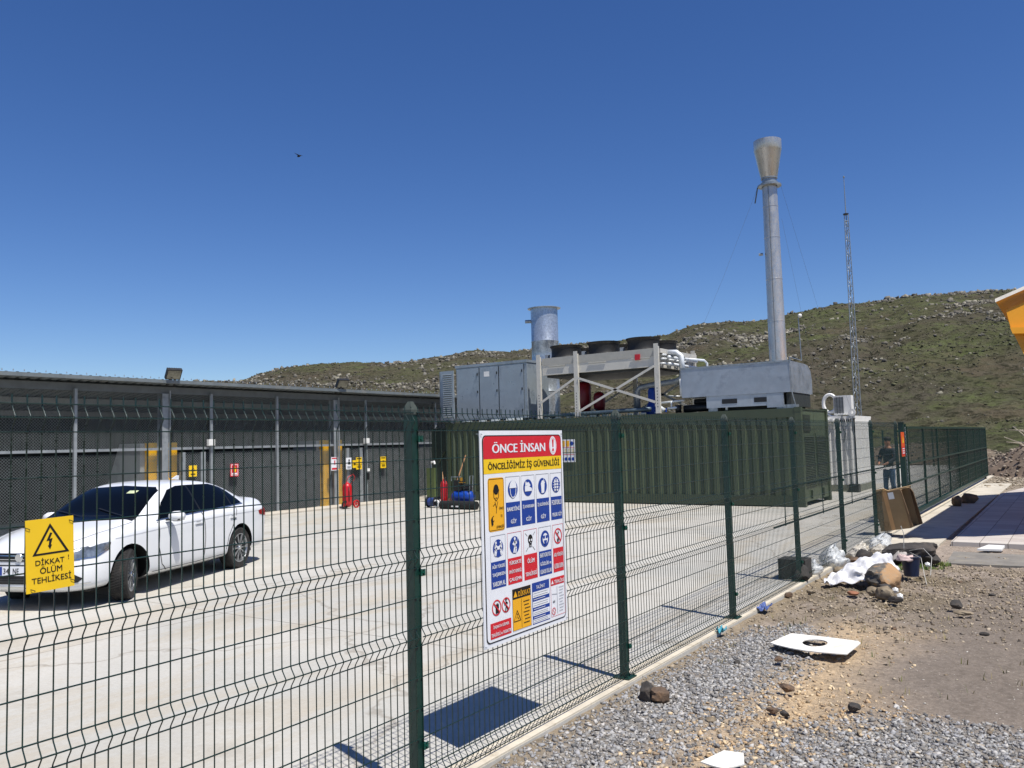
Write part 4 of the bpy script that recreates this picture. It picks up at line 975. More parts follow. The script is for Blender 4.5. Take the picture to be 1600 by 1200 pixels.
# chamfered gussets at the corrugation tops
mb = MB()
for k in range(42):
    x = CX0+.10+.28*k+.02
    if CX0+3.6 < x < CX0+5.4 or x > CX1-.3: continue
    mb.prism([(x,CY0+.02,2.37),(x+.20,CY0+.02,2.37),(x+.02,CY0+.045,2.16)], (0,.03,0))
mb.build('wall_gussets', GRN, ct)['kind'] = 'stuff'
MB().box((CX0,CY0,2.36),(CX1,CY0+.10,CH)).box((CX0,CY1-.1,2.36),(CX1,CY1,CH)).build('top_rail', GRN2, ct)
MB().box((CX0,CY0,.03),(CX1,CY0+.10,.30)).box((CX0,CY1-.1,.03),(CX1,CY1,.30)).build('bottom_rail', GRN2, ct)
for x in (CX0, CX1-.16):
    for y in (CY0-.004, CY1-.156): MB().box((x-.003,y,.0),(x+.163,y+.16,CH+.012)).build('corner_post', GRN, ct)
for x in (CX0-.006, CX1-.172):
    for y in (CY0-.010, CY1-.168):
        for z in (-.0, CH-.10): MB().box((x,y,z),(x+.178,y+.178,z+.12)).build('corner_casting', GRN2, ct)
MB().box((CX0+.02,CY0+.02,CH-.05),(CX1-.02,CY1-.02,CH-.02)).build('roof', GRN2, ct)
mb = MB(); corr(mb, (CX0+.02, CY1-.05, .3), (1,0,0), (0,0,2.1), 11.8, 0, .28, -.03); mb.build('rear_wall', GRN, ct)
# right-hand end: louvred doors
for y0, y1 in ((CY0+.17,CY0+1.38),(CY0+1.40,CY1-.17)):
    d = MB().box((CX1-.09,y0,.12),(CX1-.04,y1,2.55)).build('louvred_door', M('container_door_sunlit', '#4d5843', .5, var=.08), ct)  # lighter copy of the container green paints sun on this end
    mb = MB()
    for k in range(30):
        z = .52+k*.045; mb.box((CX1-.035,y0+.10,z),(CX1-.005,y1-.06,z+.010), Matrix.Rotation(R_(28),3,'Y')); mb.box((CX1-.038,y0+.10,z+.015),(CX1-.036,y1-.06,z+.034))
    mb.build('louvres', GRN2, d)
    MB().box((CX1-.04,y0+.06,.48),(CX1-.02,y0+.10,1.92)).box((CX1-.04,y1-.06,.48),(CX1-.02,y1-.02,1.92)).build('louvre_frame', MATS['container_door_sunlit'], d)
    MB().box((CX1-.04,(y0+y1)/2-.03,.18),(CX1+.01,(y0+y1)/2+.03,.40)).build('door_latch', GRN2, d)
MB().box((CX1-.04,CY0+.28,1.98),(CX1-.015,CY0+.95,2.42)).build('grille_panel', M('panel_dkgreen', '#2c3328', .5), ct)
for z in (2.08,2.16,2.24,2.32): MB().box((CX1-.014,CY0+.33,z),(CX1-.008,CY0+.9,z+.02)).build('grille_bar', GRN2, ct)
# door leaf standing open at the left end
MB().box((CX0-.75,CY0+.12,.10),(CX0-.06,CY0+.18,2.45)).build('open_door', M('door_darkgreen', '#23302a', .5, var=.1), ct)
MB().bar((CX0-.12,CY0+.09,1.65),(CX0-.42,CY0+.10,1.25),.03).build('door_stay', GRN, ct)
cb = thing('green_bollard', (-14.75, 21.2, 0), 'short olive post with a white tap on top at the container left end', 'standpipe')
MB().box((-14.93,21.1,0),(-14.60,21.25,1.12)).build('post', M('olive_post', '#4d5a35', .6, var=.1), cb); MB().tube([(-14.78,21.15,1.12),(-14.78,21.15,1.3),(-14.6,21.12,1.33),(-14.58,21.12,1.25)], .035, 8).build('tap', WHITE, cb)
# notice on the container side
nb = thing('notice_board', (-10.0, CY0, 1.28), 'small white pictogram notice on the green container, right of the big board', 'safety sign')
NPL = Plane((-10.40,CY0-.012,1.24), (1,0,0), (0,0,1), .66, .70); MB().box((-10.40,CY0-.010,1.24),(-9.74,CY0-.002,1.94)).build('board', S_WHITE, nb)
def flip(fn, mat, nm):
    mb = MB(); fn(mb); mb.build(nm, mat, nb)
flip(lambda mb: [NPL.rect(mb, .28+.24*k, .68, .46+.24*k, .95, 0) for k in range(2)], S_AMB, 'amber_tiles')
flip(lambda mb: [NPL.rect(mb, .05+.19*k, .38, .2+.19*k, .60, 0) for k in range(5)], M('notice_grey', '#c9bfa2', .6), 'grey_tiles')
flip(lambda mb: [NPL.disc(mb, .12+.19*k, .14, .08, 1) for k in range(5)]+[NPL.disc(mb, .83, .82, .1, 1)], S_BLUE, 'blue_discs')
flip(lambda mb: [NPL.line(mb, .02, .64, .98, .64, .015, 1), NPL.line(mb, .02, .33, .98, .33, .015, 1)], S_RED, 'red_lines')

# ---------------------------------------------------------------- equipment on the roof
CABM = M('cabinet_grey', '#929ca3', .35, .3, var=.08, scale=1.3, dirt=('#5b656d', .6, 1.4))
GX0, GX1, GY0, GY1, GZ0, GZ1 = -14.40, -11.5, 22.12, 23.45, 2.68, 4.56
cab = thing('control_cabinet', (-13, GY0, GZ0), 'blue-grey switch cabinet with an open louvred door on the left of the container roof', 'cabinet')
MB().box((GX0,GY0+.02,GZ0),(GX1,GY1,GZ1-.06)).build('cabinet_body', CABM, cab)
MB().box((GX0-.02,GY0-.015,GZ1-.085),(GX1+.02,GY1+.02,GZ1)).build('roof_lid', CABM, cab)
for a, b in ((-14.37,-13.42),(-13.38,-12.62),(-12.58,-11.62)):
    d = MB().box((a,GY0-.008,GZ0+.06),(b,GY0+.018,GZ1-.13)).build('cabinet_door', CABM, cab)
    mb = MB()
    for z in (GZ0+.25,(GZ0+GZ1)/2,GZ1-.35): mb.box((b-.07,GY0-.03,z-.04),(b-.04,GY0-.009,z+.04))
    mb.build('lock_handles', BLACK, d)
    MB().box((a-.012,GY0-.004,GZ0+.06),(a-.002,GY0-.001,GZ1-.13)).box((b+.004,GY0-.006,GZ0+.06),(b+.012,GY0-.003,GZ1-.13)).build('door_gap', BLACK, d)
    if a == -13.38: MB().box((-13.2,GY0-.012,GZ1-.45),(-12.98,GY0-.009,GZ1-.28)).build('label_plate', WHITE, d)
ld = MB().box((-14.98,GY0-.12,GZ0+.03),(-14.42,GY0-.08,GZ1-.16)).build('louvred_door', CABM, cab)
mb = MB()
for k in range(21):
    z = GZ0+.14+k*.072; mb.box((-14.86,GY0-.165,z),(-14.48,GY0-.12,z+.008), Matrix.Rotation(R_(-35),3,'X'))
mb.build('louvres', M('louvre_bright', '#aab4ba', .35, .3), ld)
mb = MB()
for k in range(21): z = GZ0+.12+k*.072; mb.box((-14.86,GY0-.124,z),(-14.48,GY0-.1205,z+.03))
mb.build('louvre_slots', BLACK, ld)
MB().box((-15.04,GY0-.1,GZ0+.05),(-15.0,GY0-.06,GZ1-.16)).build('door_edge', STEEL, ld)
MB().box((GX0+.1,GY0+.1,CH+.0),(GX0+.25,GY0+.3,GZ0)).box((GX1-.3,GY0+.1,CH),(GX1-.15,GY0+.3,GZ0)).box((-13.0,GY0+.1,CH),(-12.85,GY0+.3,GZ0)).build('cabinet_feet', STEEL, cab)
# stray white things lying along the container edge
for k, (x, l_, r) in enumerate([(-14.1,.35,20),(-13.4,.25,-15),(-12.9,.3,5),(-12.3,.28,12),(-11.9,.2,-8)]):
    solo('roof_offcut', MB().box((x,CY0+.0,CH+.012),(x+l_,CY0+.09,CH+.055+.008*k), Matrix.Rotation(R_(r*.2),3,'Z')), M('offcut_pale', '#c4ccca', .6), 'pale grey offcut lying on the container edge below the switch cabinet', 'offcut', 'offcuts on the container edge')
# short exhaust stack
st = thing('exhaust_stack', (-11.75, 24.2, CH), 'short wide galvanised exhaust stack with a slanted top behind the switch cabinet', 'stack')
SPAN = M('spangled_steel', '#b0b8bf', .34, .65, var=.16, scale=14, dirt=('#7e868d', .5, 6))
N = 32; mb = MB(); c0 = Vector((-12.06, 24.2, 0)); r0 = .47
mb.lathe((c0.x, c0.y, CH), [(r0,0),(r0,1.0)], N); mb.lathe((c0.x, c0.y, CH+1.0), [(r0,0),(r0+.008,.01),(r0+.008,.02),(r0,.03),(r0,.85),(r0+.008,.86),(r0+.008,.875),(r0,.89),(r0,1.75),(r0+.008,1.76),(r0+.008,1.775),(r0,1.79),(r0,2.92)], N)
mb.build('flue', SPAN, st, auto=40)
mb = MB(); vs = []
for rr, dz in ((r0-.01, 0), (r0+.10, -.0), (r0+.10, .02), (r0-.01, .02)):
    for k in range(N):
        an = 2*math.pi*k/N; vs.append((c0.x+rr*math.cos(an)*1.02, c0.y+rr*math.sin(an), CH+3.92+dz))
mb.add(vs, [(j*N+k, j*N+(k+1)%N, ((j+1)%4)*N+(k+1)%N, ((j+1)%4)*N+k) for j in range(4) for k in range(N)]); mb.build('top_flange', SPAN, st)
MB().cyl((c0.x-.38,c0.y-.20,CH+3.5),(c0.x-.60,c0.y-.30,CH+3.5),.06,10).build('sampling_port', STEEL, st)

# dry cooler on its frame
BEI = M('cooler_beige', '#c3c0b6', .45, .1, var=.06, scale=2, dirt=('#8b887e', .4, 2))
KX0, KX1, KY0, KY1, KZ0, KZ1 = -10.88, -6.98, 22.12, 24.85, 3.97, 4.52
co_ = thing('air_cooler', (-9, KY0, CH), 'beige dry cooler with black fan cowls standing on a braced steel frame on the container', 'dry cooler')
MB().box((KX0,KY0,KZ0+.02),(KX1,KY1,KZ1)).build('casing', BEI, co_)
MB().box((KX0-.015,KY0-.012,KZ1-.22),(KX1+.012,KY0-.002,KZ1+.012)).build('upper_panel', M('cooler_panel', '#a5a39a', .5, .1, var=.05), co_)
MB().box((KX0+.1,KY0+.1,KZ0-.05),(KX1-.1,KY1-.1,KZ0+.02)).build('coil_underside', M('coil_dark', '#2b2d2c', .7, var=.2), co_)
for x in (-10.35, -8.9, -7.45): MB().box((x-.3,KY0-.035,KZ1-.26),(x+.3,KY0-.013,KZ1-.235)).build('access_handle', BEI, co_)
MB().box((-7.62,KY0-.05,KZ0+.25),(-7.46,KY0-.012,KZ0+.42)).build('isolator_switch', REDP, co_)
FANM = M('fan_black', '#0a0b0c', .6, var=.1)
for iy, fy in enumerate((22.82, 24.12)):
    for x in (-10.40, -9.03, -7.68):
        f_ = MB().lathe((x,fy,KZ1), [(.53,0),(.50,.05),(.48,.10),(.48,.34),(.51,.41),(.53,.42),(.515,.38),(.46,.32),(.46,.05),(.44,.0)], 28).build('fan_cowl', FANM, co_, auto=40)
        mb = MB()
        for k in range(5): an = k*1.2566; mb.bar((x,fy,KZ1+.2),(x+.43*math.cos(an),fy+.43*math.sin(an),KZ1+.18),.16,.012)
        mb.cyl((x,fy,KZ1+.05),(x,fy,KZ1+.28),.12,14); mb.build('fan_blades', FANM, f_)
        if iy == 0: MB().box((x-.74,fy-.12,KZ1+.02),(x-.62,fy-.0,KZ1+.20)).build('terminal_box', M('term_grey', '#8e949a', .4), f_)
for x, y in ((-11.0,KY0-.04),(-9.63,KY0-.04),(-6.93,KY0-.04),(-11.0,KY1+.04),(-9.0,KY1+.04),(-6.93,KY1+.04)):
    l_ = MB().box((x-.07,y-.035,CH+.02),(x+.07,y-.025,KZ1+.14)).box((x-.07,y-.025,CH+.02),(x-.06,y+.05,KZ1+.06)).box((x+.06,y-.025,CH+.02),(x+.07,y+.05,KZ1+.06)).build('leg', BEI, co_)
    mb = MB()
    for k in range(7): mb.box((x-.012,y-.038,CH+.2+k*.09),(x+.012,y-.0355,CH+.23+k*.09))
    mb.build('slots', BLACK, l_)
yb = KY0-.09
for a, b in (((-9.56,3.82),(-7.0,2.95)),((-9.56,2.78),(-7.0,4.0)),((-10.93,3.12),(-9.7,3.80))): MB().bar((a[0],yb,a[1]),(b[0],yb,b[1]),.07,.012,(0,1,0)).build('brace', BEI, co_)
for a, b in (((-9.0,3.8),(-7.0,2.8)),((-9.0,2.8),(-7.0,3.9)),((-10.9,2.8),(-9.0,3.8))): MB().bar((a[0],KY1+.08,a[1]),(b[0],KY1+.08,b[1]),.07,.012,(0,1,0)).build('brace', BEI, co_)
# end header: beige rail and white pipework
MB().box((KX1+.03,KY0+.05,KZ1-.13),(KX1+.14,KY1+.1,KZ1-.0)).build('end_rail', BEI, co_)
PIPEW = M('pipe_white', '#d5d9da', .4, .1, var=.05, dirt=('#9aa0a2', .4, 6))
for k in range(4):
    for z in (KZ0+.12, KZ0+.26, KZ0+.38): yy = KY0+.25+k*.55; MB().tube([(KX1,yy,z),(KX1+.12,yy,z),(KX1+.17,yy+.12,z),(KX1+.12,yy+.24,z),(KX1,yy+.24,z)], .03, 7).build('return_bend', PIPEW, co_, smooth=True)
MB().cyl((KX1+.28,KY0+.3,KZ0+.3),(KX1+.28,KY1-.3,KZ0+.3),.05,10).cyl((KX1+.28,KY0+.3,KZ0+.1),(KX1+.28,KY1-.3,KZ0+.1),.045,10).build('header_pipe', PIPEW, co_, smooth=True)
pp = thing('pipework', (-6.5, 23, CH), 'white and grey insulated pipes dropping from the cooler to the container roof', 'pipes')
MB().tube([(-6.75,22.6,4.38),(-6.5,22.6,4.36),(-6.38,22.6,4.25),(-6.36,22.6,3.75),(-6.42,22.6,3.62),(-6.62,22.7,3.56),(-7.5,22.8,3.5),(-7.85,22.85,3.46),(-7.95,22.85,3.35),(-7.95,22.85,2.75)], .085, 12).build('insulated_pipe', M('pipe_grey', '#8d9498', .45, .3, var=.12, scale=6), pp, smooth=True)
MB().tube([(-6.75,22.55,4.42),(-6.5,22.55,4.4),(-6.36,22.55,4.28),(-6.33,22.55,3.85)], .075, 12).build('pipe_elbow', PIPEW, pp, smooth=True)
MB().tube([(-6.3,22.7,4.2),(-6.0,23.4,4.18),(-5.95,23.5,4.1),(-5.95,23.5,3.0)], .035, 10).build('riser_pipe', PIPEW, pp, smooth=True)
MB().tube([(-6.35,22.45,3.6),(-6.35,22.45,3.1)], .05, 10).build('drop_pipe', PIPEW, pp, smooth=True)
for pts_, r_ in (([(-7.05,22.4,2.93),(-6.25,22.4,2.97)], .03), ([(-7.1,22.35,2.88),(-7.0,22.3,2.8),(-6.85,22.3,2.7)], .07), ([(-6.75,22.35,2.75),(-6.45,22.35,2.77)], .04), ([(-6.65,22.38,2.95),(-6.65,22.38,2.75)], .025), ([(-7.1,22.2,2.645),(-6.9,22.2,2.65)], .025), ([(-6.95,22.9,3.15),(-6.6,22.9,3.12)], .02)): MB().tube(pts_, r_, 8).build('white_pipe', PIPEW, pp, smooth=True)
mb = MB(); mb.tube([(-6.3,22.5,2.72),(-5.3,22.5,2.75)], .11, 12); mb.tube([(-6.1,22.8,2.92),(-5.4,22.8,2.93)], .09, 10); mb.cyl((-6.45,22.4,2.62),(-6.45,22.4,2.85),.09,10); mb.box((-5.6,22.5,2.6),(-5.5,22.7,3.05)); mb.build('black_pipes', BLACK, pp, smooth=True)
MB().tube([(-11.2,22.3,2.68),(-9.5,22.32,2.72),(-8.2,22.35,2.76),(-7.3,22.35,2.76)], .07, 10).build('long_pipe', M('pipe_bluegrey', '#55646e', .4, .4, var=.15), pp, smooth=True)
mb = MB()
for k in range(9): x = -10.9+k*.42; mb.box((x,CY0+.08,CH+.012),(x+.16,CY0+.2,CH+.06))
mb.build('pipe_clamps', M('clampgrey', '#7b8586', .5, .3), pp)
MB().tube([(-4.94,22.2,2.62),(-4.94,22.2,2.78)], .035, 8).tube([(-5.28,22.2,2.62),(-5.28,22.2,2.76)], .03, 8).build('vent_stub', PIPEW, pp, smooth=True)
# expansion tanks, pump
for nm, x, r, z0, z1, lb in (('a',-10.2,.25,2.85,3.82,'taller dark red expansion tank under the cooler'),('b',-9.62,.19,2.85,3.45,'shorter dark red expansion tank under the cooler, right of the taller tank')):
    tk = thing('expansion_tank', (x,23.5,CH), lb, 'tank')
    MB().lathe((x,23.5,0), [(0,z0-.05),(r*.7,z0),(r,z0+.1),(r,z1-.14),(r*.75,z1-.04),(r*.3,z1),(0,z1)], 20).build('vessel', M('tank_red', '#7c1620', .4, var=.1), tk, smooth=True)
    for k in range(3): an = k*2.09+.4; MB().bar((x+r*.8*math.cos(an),23.5+r*.8*math.sin(an),CH-.02),(x+r*.8*math.cos(an),23.5+r*.8*math.sin(an),z0+.1),.03).build('leg', BLACK, tk)
BLU = M('pump_blue', '#0f3d96', .4, var=.12)
pu = thing('water_pump', (-7.5,22.95,CH), 'blue electric water pump beneath the right end of the cooler', 'pump')
MB().lathe((-7.5,22.95,0), [(0,2.98),(.13,2.98),(.13,3.36),(.10,3.42),(0,3.44)], 14).build('motor', BLU, pu, auto=40); mb = MB()
for k in range(8): an = k*.785; mb.bar((-7.5+.13*math.cos(an),22.95+.13*math.sin(an),3.0),(-7.5+.13*math.cos(an),22.95+.13*math.sin(an),3.34),.02)
mb.build('motor_fins', BLU, pu)
MB().lathe((-7.5,22.95,0), [(0,2.62),(.2,2.62),(.22,2.7),(.2,2.85),(.14,2.98)], 16).box((-7.85,22.85,2.68),(-7.1,23.05,2.8)).build('volute', BLU, pu)
# silencer / heat exchanger casing
HXM = M('silencer_steel', '#9aa2ab', .38, .45, var=.09, scale=2, dirt=('#6b737c', .6, 2.2))
hx = thing('heat_exchanger', (-4.7,22.2,CH), 'large grey metal heat exchanger box with rounded end carrying the tall chimney', 'heat exchanger')
hy0, hy1 = 22.14, 24.35; hz0, hz1 = 3.03, 3.87
pts = [(hy0,hz0),(hy1-.0,hz0-.0),(hy1,hz1-.42),(hy1-.10,hz1-.16),(hy1-.36,hz1-.03),(hy1-.7,hz1),(hy0,hz1)]
MB().prism([(-6.22,a,b) for a, b in pts], (3.06,0,0)).build('casing', HXM, hx)
MB().box((-6.24,hy0-.012,hz1-.03),(-3.14,hy0+.05,hz1+.012)).build('top_seam', STEEL, hx)
MB().box((-5.50,hy0+.02,2.70),(-3.35,hy0+.05,3.028)).build('skid_plate', M('skid_steel', '#a4acb3', .4, .4, var=.1, scale=3), hx)
for a, b in ((-5.05,-4.62),(-4.15,-3.72)): MB().box((a,hy0+.012,2.80),(b,hy0+.018,2.93)).build('lifting_pocket', BLACK, hx)
MB().box((-3.80,hy0+.01,2.64),(-3.36,hy0+.016,3.02)).build('access_plate', HXM, hx)
for x in (-5.45,-3.55,-3.3): MB().box((x,hy0+.02,CH),(x+.26,hy0+.3,2.70)).build('skid_foot', STEEL, hx)
MB().box((-3.30,hy0+.1,2.66),(-3.18,hy1-.2,3.02)).box((-5.3,hy0+.3,2.62),(-3.3,hy1-.3,3.0)).build('under_frame', M('frame_dark', '#2f3330', .6), hx)
# chimney
CHM = M('chimney_steel', '#bdbbb7', .34, .65, var=.08, scale=5, dirt=('#8f877c', .45, 3), stretch=(1,1,.4))
cx_, cy_ = -3.78, 23.3
chm = thing('chimney', (cx_,cy_,3.87), 'tall stainless steel chimney with a flared conical top on the heat exchanger box', 'chimney')
prf = [(.27,3.8),(.27,3.9),(.40,3.91),(.40,3.94),(.255,3.95)]
MB().lathe((cx_,cy_,0), prf, 32).build('base_flange', STEEL, chm, auto=40)
prf = [(.24,3.95)]
for z in (5.1,6.3,7.5,8.4): r_ = .24-.035*(z-3.95)/5; prf += [(r_,z-.015),(r_+.006,z-.012),(r_+.006,z+.012),(r_,z+.015)]
prf += [(.205,9.02)]
MB().lathe((cx_,cy_,0), prf, 36).build('flue_pipe', CHM, chm, auto=40)
MB().lathe((cx_,cy_,0), [(.218,8.98),(.33,8.99),(.33,9.03),(.24,9.04),(.24,9.10),(.20,9.12),(.20,9.20),(.23,9.21),(.23,9.24)], 32).build('guy_flange', STEEL, chm, auto=40)
MB().lathe((cx_,cy_,0), [(.21,9.2),(.23,9.24),(.375,10.02),(.385,10.04),(.385,10.32),(.375,10.32),(.37,10.05),(.22,9.26)], 36).build('conical_cowl', CHM, chm, auto=40)
MB().bar((cx_-.02,cy_-.2,9.3),(cx_-.02,cy_-.39,10.3),.012).build('weld_seam', STEEL, chm)
CABL = M('cable_dark', '#5d656b', .5, .3)
for a, b in (((cx_-.31,cy_-.1,9.0),(-6.1,22.3,4.0)),((cx_+.3,cy_,8.0),(-2.95,24.3,3.0)),((cx_+.3,cy_+.05,9.0),(-2.6,26.5,2.6))): MB().tube([a,((Vector(a)+Vector(b))/2+Vector((0,0,-.12))),b], .0024, 5).build('guy_wire', CABL, chm)
MB().cyl((cx_-.31,cy_-.1,9.0),(cx_-.40,cy_-.12,8.55),.018,6).build('turnbuckle', CABL, chm)
MB().tube([(cx_+.02,cy_-.235,8.95),(cx_+.03,cy_-.245,8.5),(cx_+.02,cy_-.25,6.5),(cx_+.02,cy_-.27,4.0)], .008, 5).build('earthing_cable', CABL, chm)
MB().cyl((cx_-.25,cy_-.1,7.05),(cx_-.36,cy_-.12,7.05),.04,8).build('sampling_port', STEEL, chm)
pl_ = thing('antenna_pole', (-3.2,23.0,CH), 'thin pole with a small white ball on top beside the chimney', 'pole')
MB().tube([(-3.05,22.2,2.62),(-3.12,22.15,3.0),(-3.13,22.12,3.95),(-3.3,23.9,4.0),(-3.33,23.9,5.22)], .014, 6).build('rod', STEEL, pl_); MB().lathe((-3.28,23.9,5.28), [(0,-.06),(.05,-.035),(.06,0),(.05,.035),(0,.06)], 12).build('ball', WHITE, pl_, smooth=True)

# ---------------------------------------------------------------- white container and mast
wc = thing('transformer_kiosk', (-4.2,28.5,0), 'white ribbed container on a plinth beyond the green container', 'container')
WX0, WX1, WY0, WY1 = -6.4, -2.93, 28.5, 31.0
mb = MB(); corr(mb, (WX0,WY0,.22), (1,0,0), (0,0,2.2), WX1-WX0, 0, .17, .035); corr(mb, (WX1,WY0+.02,.22), (0,1,0), (0,0,2.2), WY1-WY0, 0, .17, .035); mb.build('ribbed_wall', WHITE, wc)
MB().box((WX0,WY0-.02,2.40),(WX1+.02,WY1,2.47)).build('roof', WHITE, wc); MB().box((WX0,WY0+.06,.2),(WX1-.06,WY1,2.4)).build('inner_body', WHITE, wc)
MB().box((WX0,WY0-.03,.0),(WX1+.04,WY1,.22)).build('plinth', M('plinth_grey', '#77796b', .8), wc)
MB().box((-3.92,WY0-.30,2.30),(-3.55,WY0-.02,2.36)).build('canopy_flap', WHITE, wc)
mb = MB()
for k in range(10): mb.box((-3.55+.06*k,WY0-.05,2.28),(-3.52+.06*k,WY0-.03,2.36))
mb.build('vent_slots', BLACK, wc)
MB().lathe((-3.0,WY0-.02,2.58), [(.05,-.02),(.12,-.02),(.12,.02),(.05,.02),(.05,-.02)], 16, 'Y').build('lifting_eye', WHITE, wc)
MB().box((-3.15,WY0-.35,.0),(-2.85,WY0-.05,.26)).build('cable_box', BLACK, wc)
ac = thing('air_conditioner', (-3.35,28.9,2.47), 'white air conditioner outdoor unit with a slatted grille on top of the white container', 'air conditioner')
MB().box((-3.62,28.75,2.52),(-3.06,29.1,3.16)).build('casing', WHITE, ac, auto=30); mb = MB()
for k in range(13): mb.box((-3.60,28.735,2.58+k*.042),(-3.30,28.752,2.60+k*.042))
for k in range(3): mb.box((-3.52+.09*k,28.733,2.56),(-3.50+.09*k,28.736,3.12))
mb.build('grille_slats', M('slat_dark', '#55595a', .6), ac)
MB().box((-3.6,28.8,2.47),(-3.5,29.05,2.52)).box((-3.2,28.8,2.47),(-3.1,29.05,2.52)).build('feet', WHITE, ac)
rg = [(-3.78+.21*math.cos(a), 28.95, 2.92+.30*math.sin(a)) for a in [k*math.pi/14 for k in range(1, 29)]]
solo('coiled_hose', MB().tube(rg+[(-3.55,28.9,2.62)], .055, 10).tube([(-3.85,28.9,2.55),(-3.7,28.85,2.48),(-3.4,28.85,2.50)],.03,8), WHITE, 'white coiled insulated pipe leaning against the air conditioner', 'pipe coil', smooth=True)
solo('loose_cable', MB().tube([(-3.3,28.45,2.5),(-3.32,28.4,2.2),(-3.22,28.4,1.9),(-3.28,28.4,1.6)],.02,6).tube([(-3.1,28.42,2.5),(-2.98,28.4,2.3),(-3.0,28.4,2.0),(-2.93,28.4,1.8)],.018,6), CABL, 'tangled dark cables hanging down the white container front', 'cables')
ms = thing('lattice_mast', (-3.5,31.7,0), 'slender galvanised lattice mast with a lightning rod tip behind the white container', 'mast')
def tri_at(z):
    r = .15-.075*(z/10); return [Vector((-3.47-.02*(z/10)+r*math.cos(a), 31.7+r*math.sin(a), z)) for a in (-.3, 1.8, 3.9)]
mb = MB()
for k in range(3): mb.tube([tri_at(0)[k], tri_at(9.95)[k]], .017, 6)
mb.build('corner_tubes', STEEL, ms); mb = MB(); zz = .2; i = 0
while zz < 9.75:
    a, b = tri_at(zz), tri_at(min(9.7, zz+.28))
    for k in range(3): mb.tube([a[k], b[(k+1) % 3]], .008, 4); mb.tube([b[(k+1)%3], tri_at(min(9.7,zz+.56))[k]], .008, 4)
    zz += .56
o = mb.build('lattice', STEEL, ms); MB().lathe((-3.5,31.7,9.95), [(0,0),(.10,0),(.10,.04),(0,.04)], 12).build('top_plate', BLACK, ms)
MB().tube([(-3.5,31.7,9.98),(-3.5,31.7,11.35)], [.022,.012], 6).build('lightning_rod', STEEL, ms); MB().lathe((-3.5,31.7,11.37), [(0,-.05),(.03,-.03),(.035,0),(.03,.03),(0,.05)], 8).build('rod_tip', STEEL, ms)
# ---------------------------------------------------------------- white saloon car (local: +x forward, +y left, rear axle at x=0)
CARP, n, p = newmat('car_white'); p.inputs['Base Color'].default_value = (*hexc('#d9dbdc'), 1); p.inputs['Roughness'].default_value = .3; p.inputs['Coat Weight'].default_value = .6; p.inputs['Coat Roughness'].default_value = .05
GLS = M('car_glass', '#060707', .1, var=.05, spec=.18); CHR = M('chrome', '#c9cccf', .18, .95, var=.05); TYR = M('tyre', '#1d1c1b', .85, var=.2, dirt=('#544c42', .5, 8), bmp=.3)
RIM = M('alloy', '#a3a6a9', .3, .8, var=.08, dirt=('#6c665d', .4, 8)); CBLK = M('car_black', '#0e0f10', .5, var=.1)
hd_ = Vector((.382, -.924, 0)); ang = math.atan2(hd_.y, hd_.x)
# contact patches on the left side: front (-7.11,6.06), rear (-8.09,8.43)
lf = Vector((-hd_.y, hd_.x, 0)); rear_c = Vector((-8.12, 8.47, 0))-lf*.85
car = thing('parked_car', (rear_c.x, rear_c.y, 0), 'white four-door saloon car parked in the yard with its front wheels turned', 'car', local=True, rz=ang)
# stations: x, zbottom, half width low, half width belt, z belt, half width top, z top
ST = [(-1.07,.42,.50,.52,.72,.46,.84),(-1.04,.30,.66,.70,.80,.62,.99),(-.95,.24,.79,.82,.88,.66,1.07),(-.75,.22,.85,.855,.91,.64,1.085),(-.48,.22,.875,.87,.925,.62,1.10),(-.15,.21,.885,.88,.935,.60,1.245),(.25,.20,.888,.885,.93,.58,1.385),(.7,.19,.888,.888,.925,.57,1.44),(1.2,.19,.888,.888,.915,.575,1.453),(1.6,.19,.888,.888,.905,.60,1.41),(1.95,.19,.888,.888,.90,.635,1.25),(2.28,.20,.888,.885,.895,.68,1.055),(2.42,.20,.888,.882,.89,.70,.995),(2.75,.20,.885,.87,.86,.66,.955),(3.05,.20,.87,.84,.80,.60,.905),(3.3,.20,.82,.77,.73,.52,.845),(3.45,.22,.70,.66,.68,.45,.77),(3.52,.30,.52,.52,.60,.40,.66)]
def section(x, zb, wl, wb, zs, wt, zt):
    mid = (.5*(wb+wt), .5*(zs+zt))
    cab_ = zt > 1.15
    pts = [(0,zb),(wl*.75,zb),(wl*.97,zb+.05),(wl,zb+.16),(wl+.012 if x > -.9 and x < 3.3 else wl,(zb+zs)/2+.03),(wb+.004,zs-.10),(wb-.012,zs),(wb-.055,zs+.025),(.5*(wb-.06+wt)+.02,.5*(zs+.03+zt-.05)+.01),(wt+.02,zt-.045),(wt-.07,zt-.008),(wt*.5,zt+.006),(0,zt+.012)]
    return pts
bmv = bmesh.new(); rings = []
for st_ in ST:
    pts = section(*st_); full = pts+[(-y, z) for y, z in pts[-2:0:-1]]
    rings.append([bmv.verts.new((st_[0], y, z)) for y, z in full])
nR = len(rings[0])
for a, b in zip(rings[:-1], rings[1:]):
    for k in range(nR): bmv.faces.new((a[k], a[(k+1)%nR], b[(k+1)%nR], b[k]))
for rg_, rev in ((rings[0], True), (rings[-1], False)):
    # cap as quads across
    h = nR//2
    for k in range(0, h):
        a, b, c, d = rg_[k], rg_[k+1], rg_[(nR-k-1) % nR], rg_[(nR-k) % nR]
        vs = [];
        for v in (a, b, c, d):
            if v not in vs: vs.append(v)
        try: bmv.faces.new(vs)
        except Exception: pass
bmesh.ops.recalc_face_normals(bmv, faces=bmv.faces)
me = bpy.data.meshes.new('body'); bmv.to_mesh(me); bmv.free()
tmp = bpy.data.objects.new('tmp', me); COL.objects.link(tmp); md = tmp.modifiers.new('s', 'SUBSURF'); md.levels = 3; md.render_levels = 3
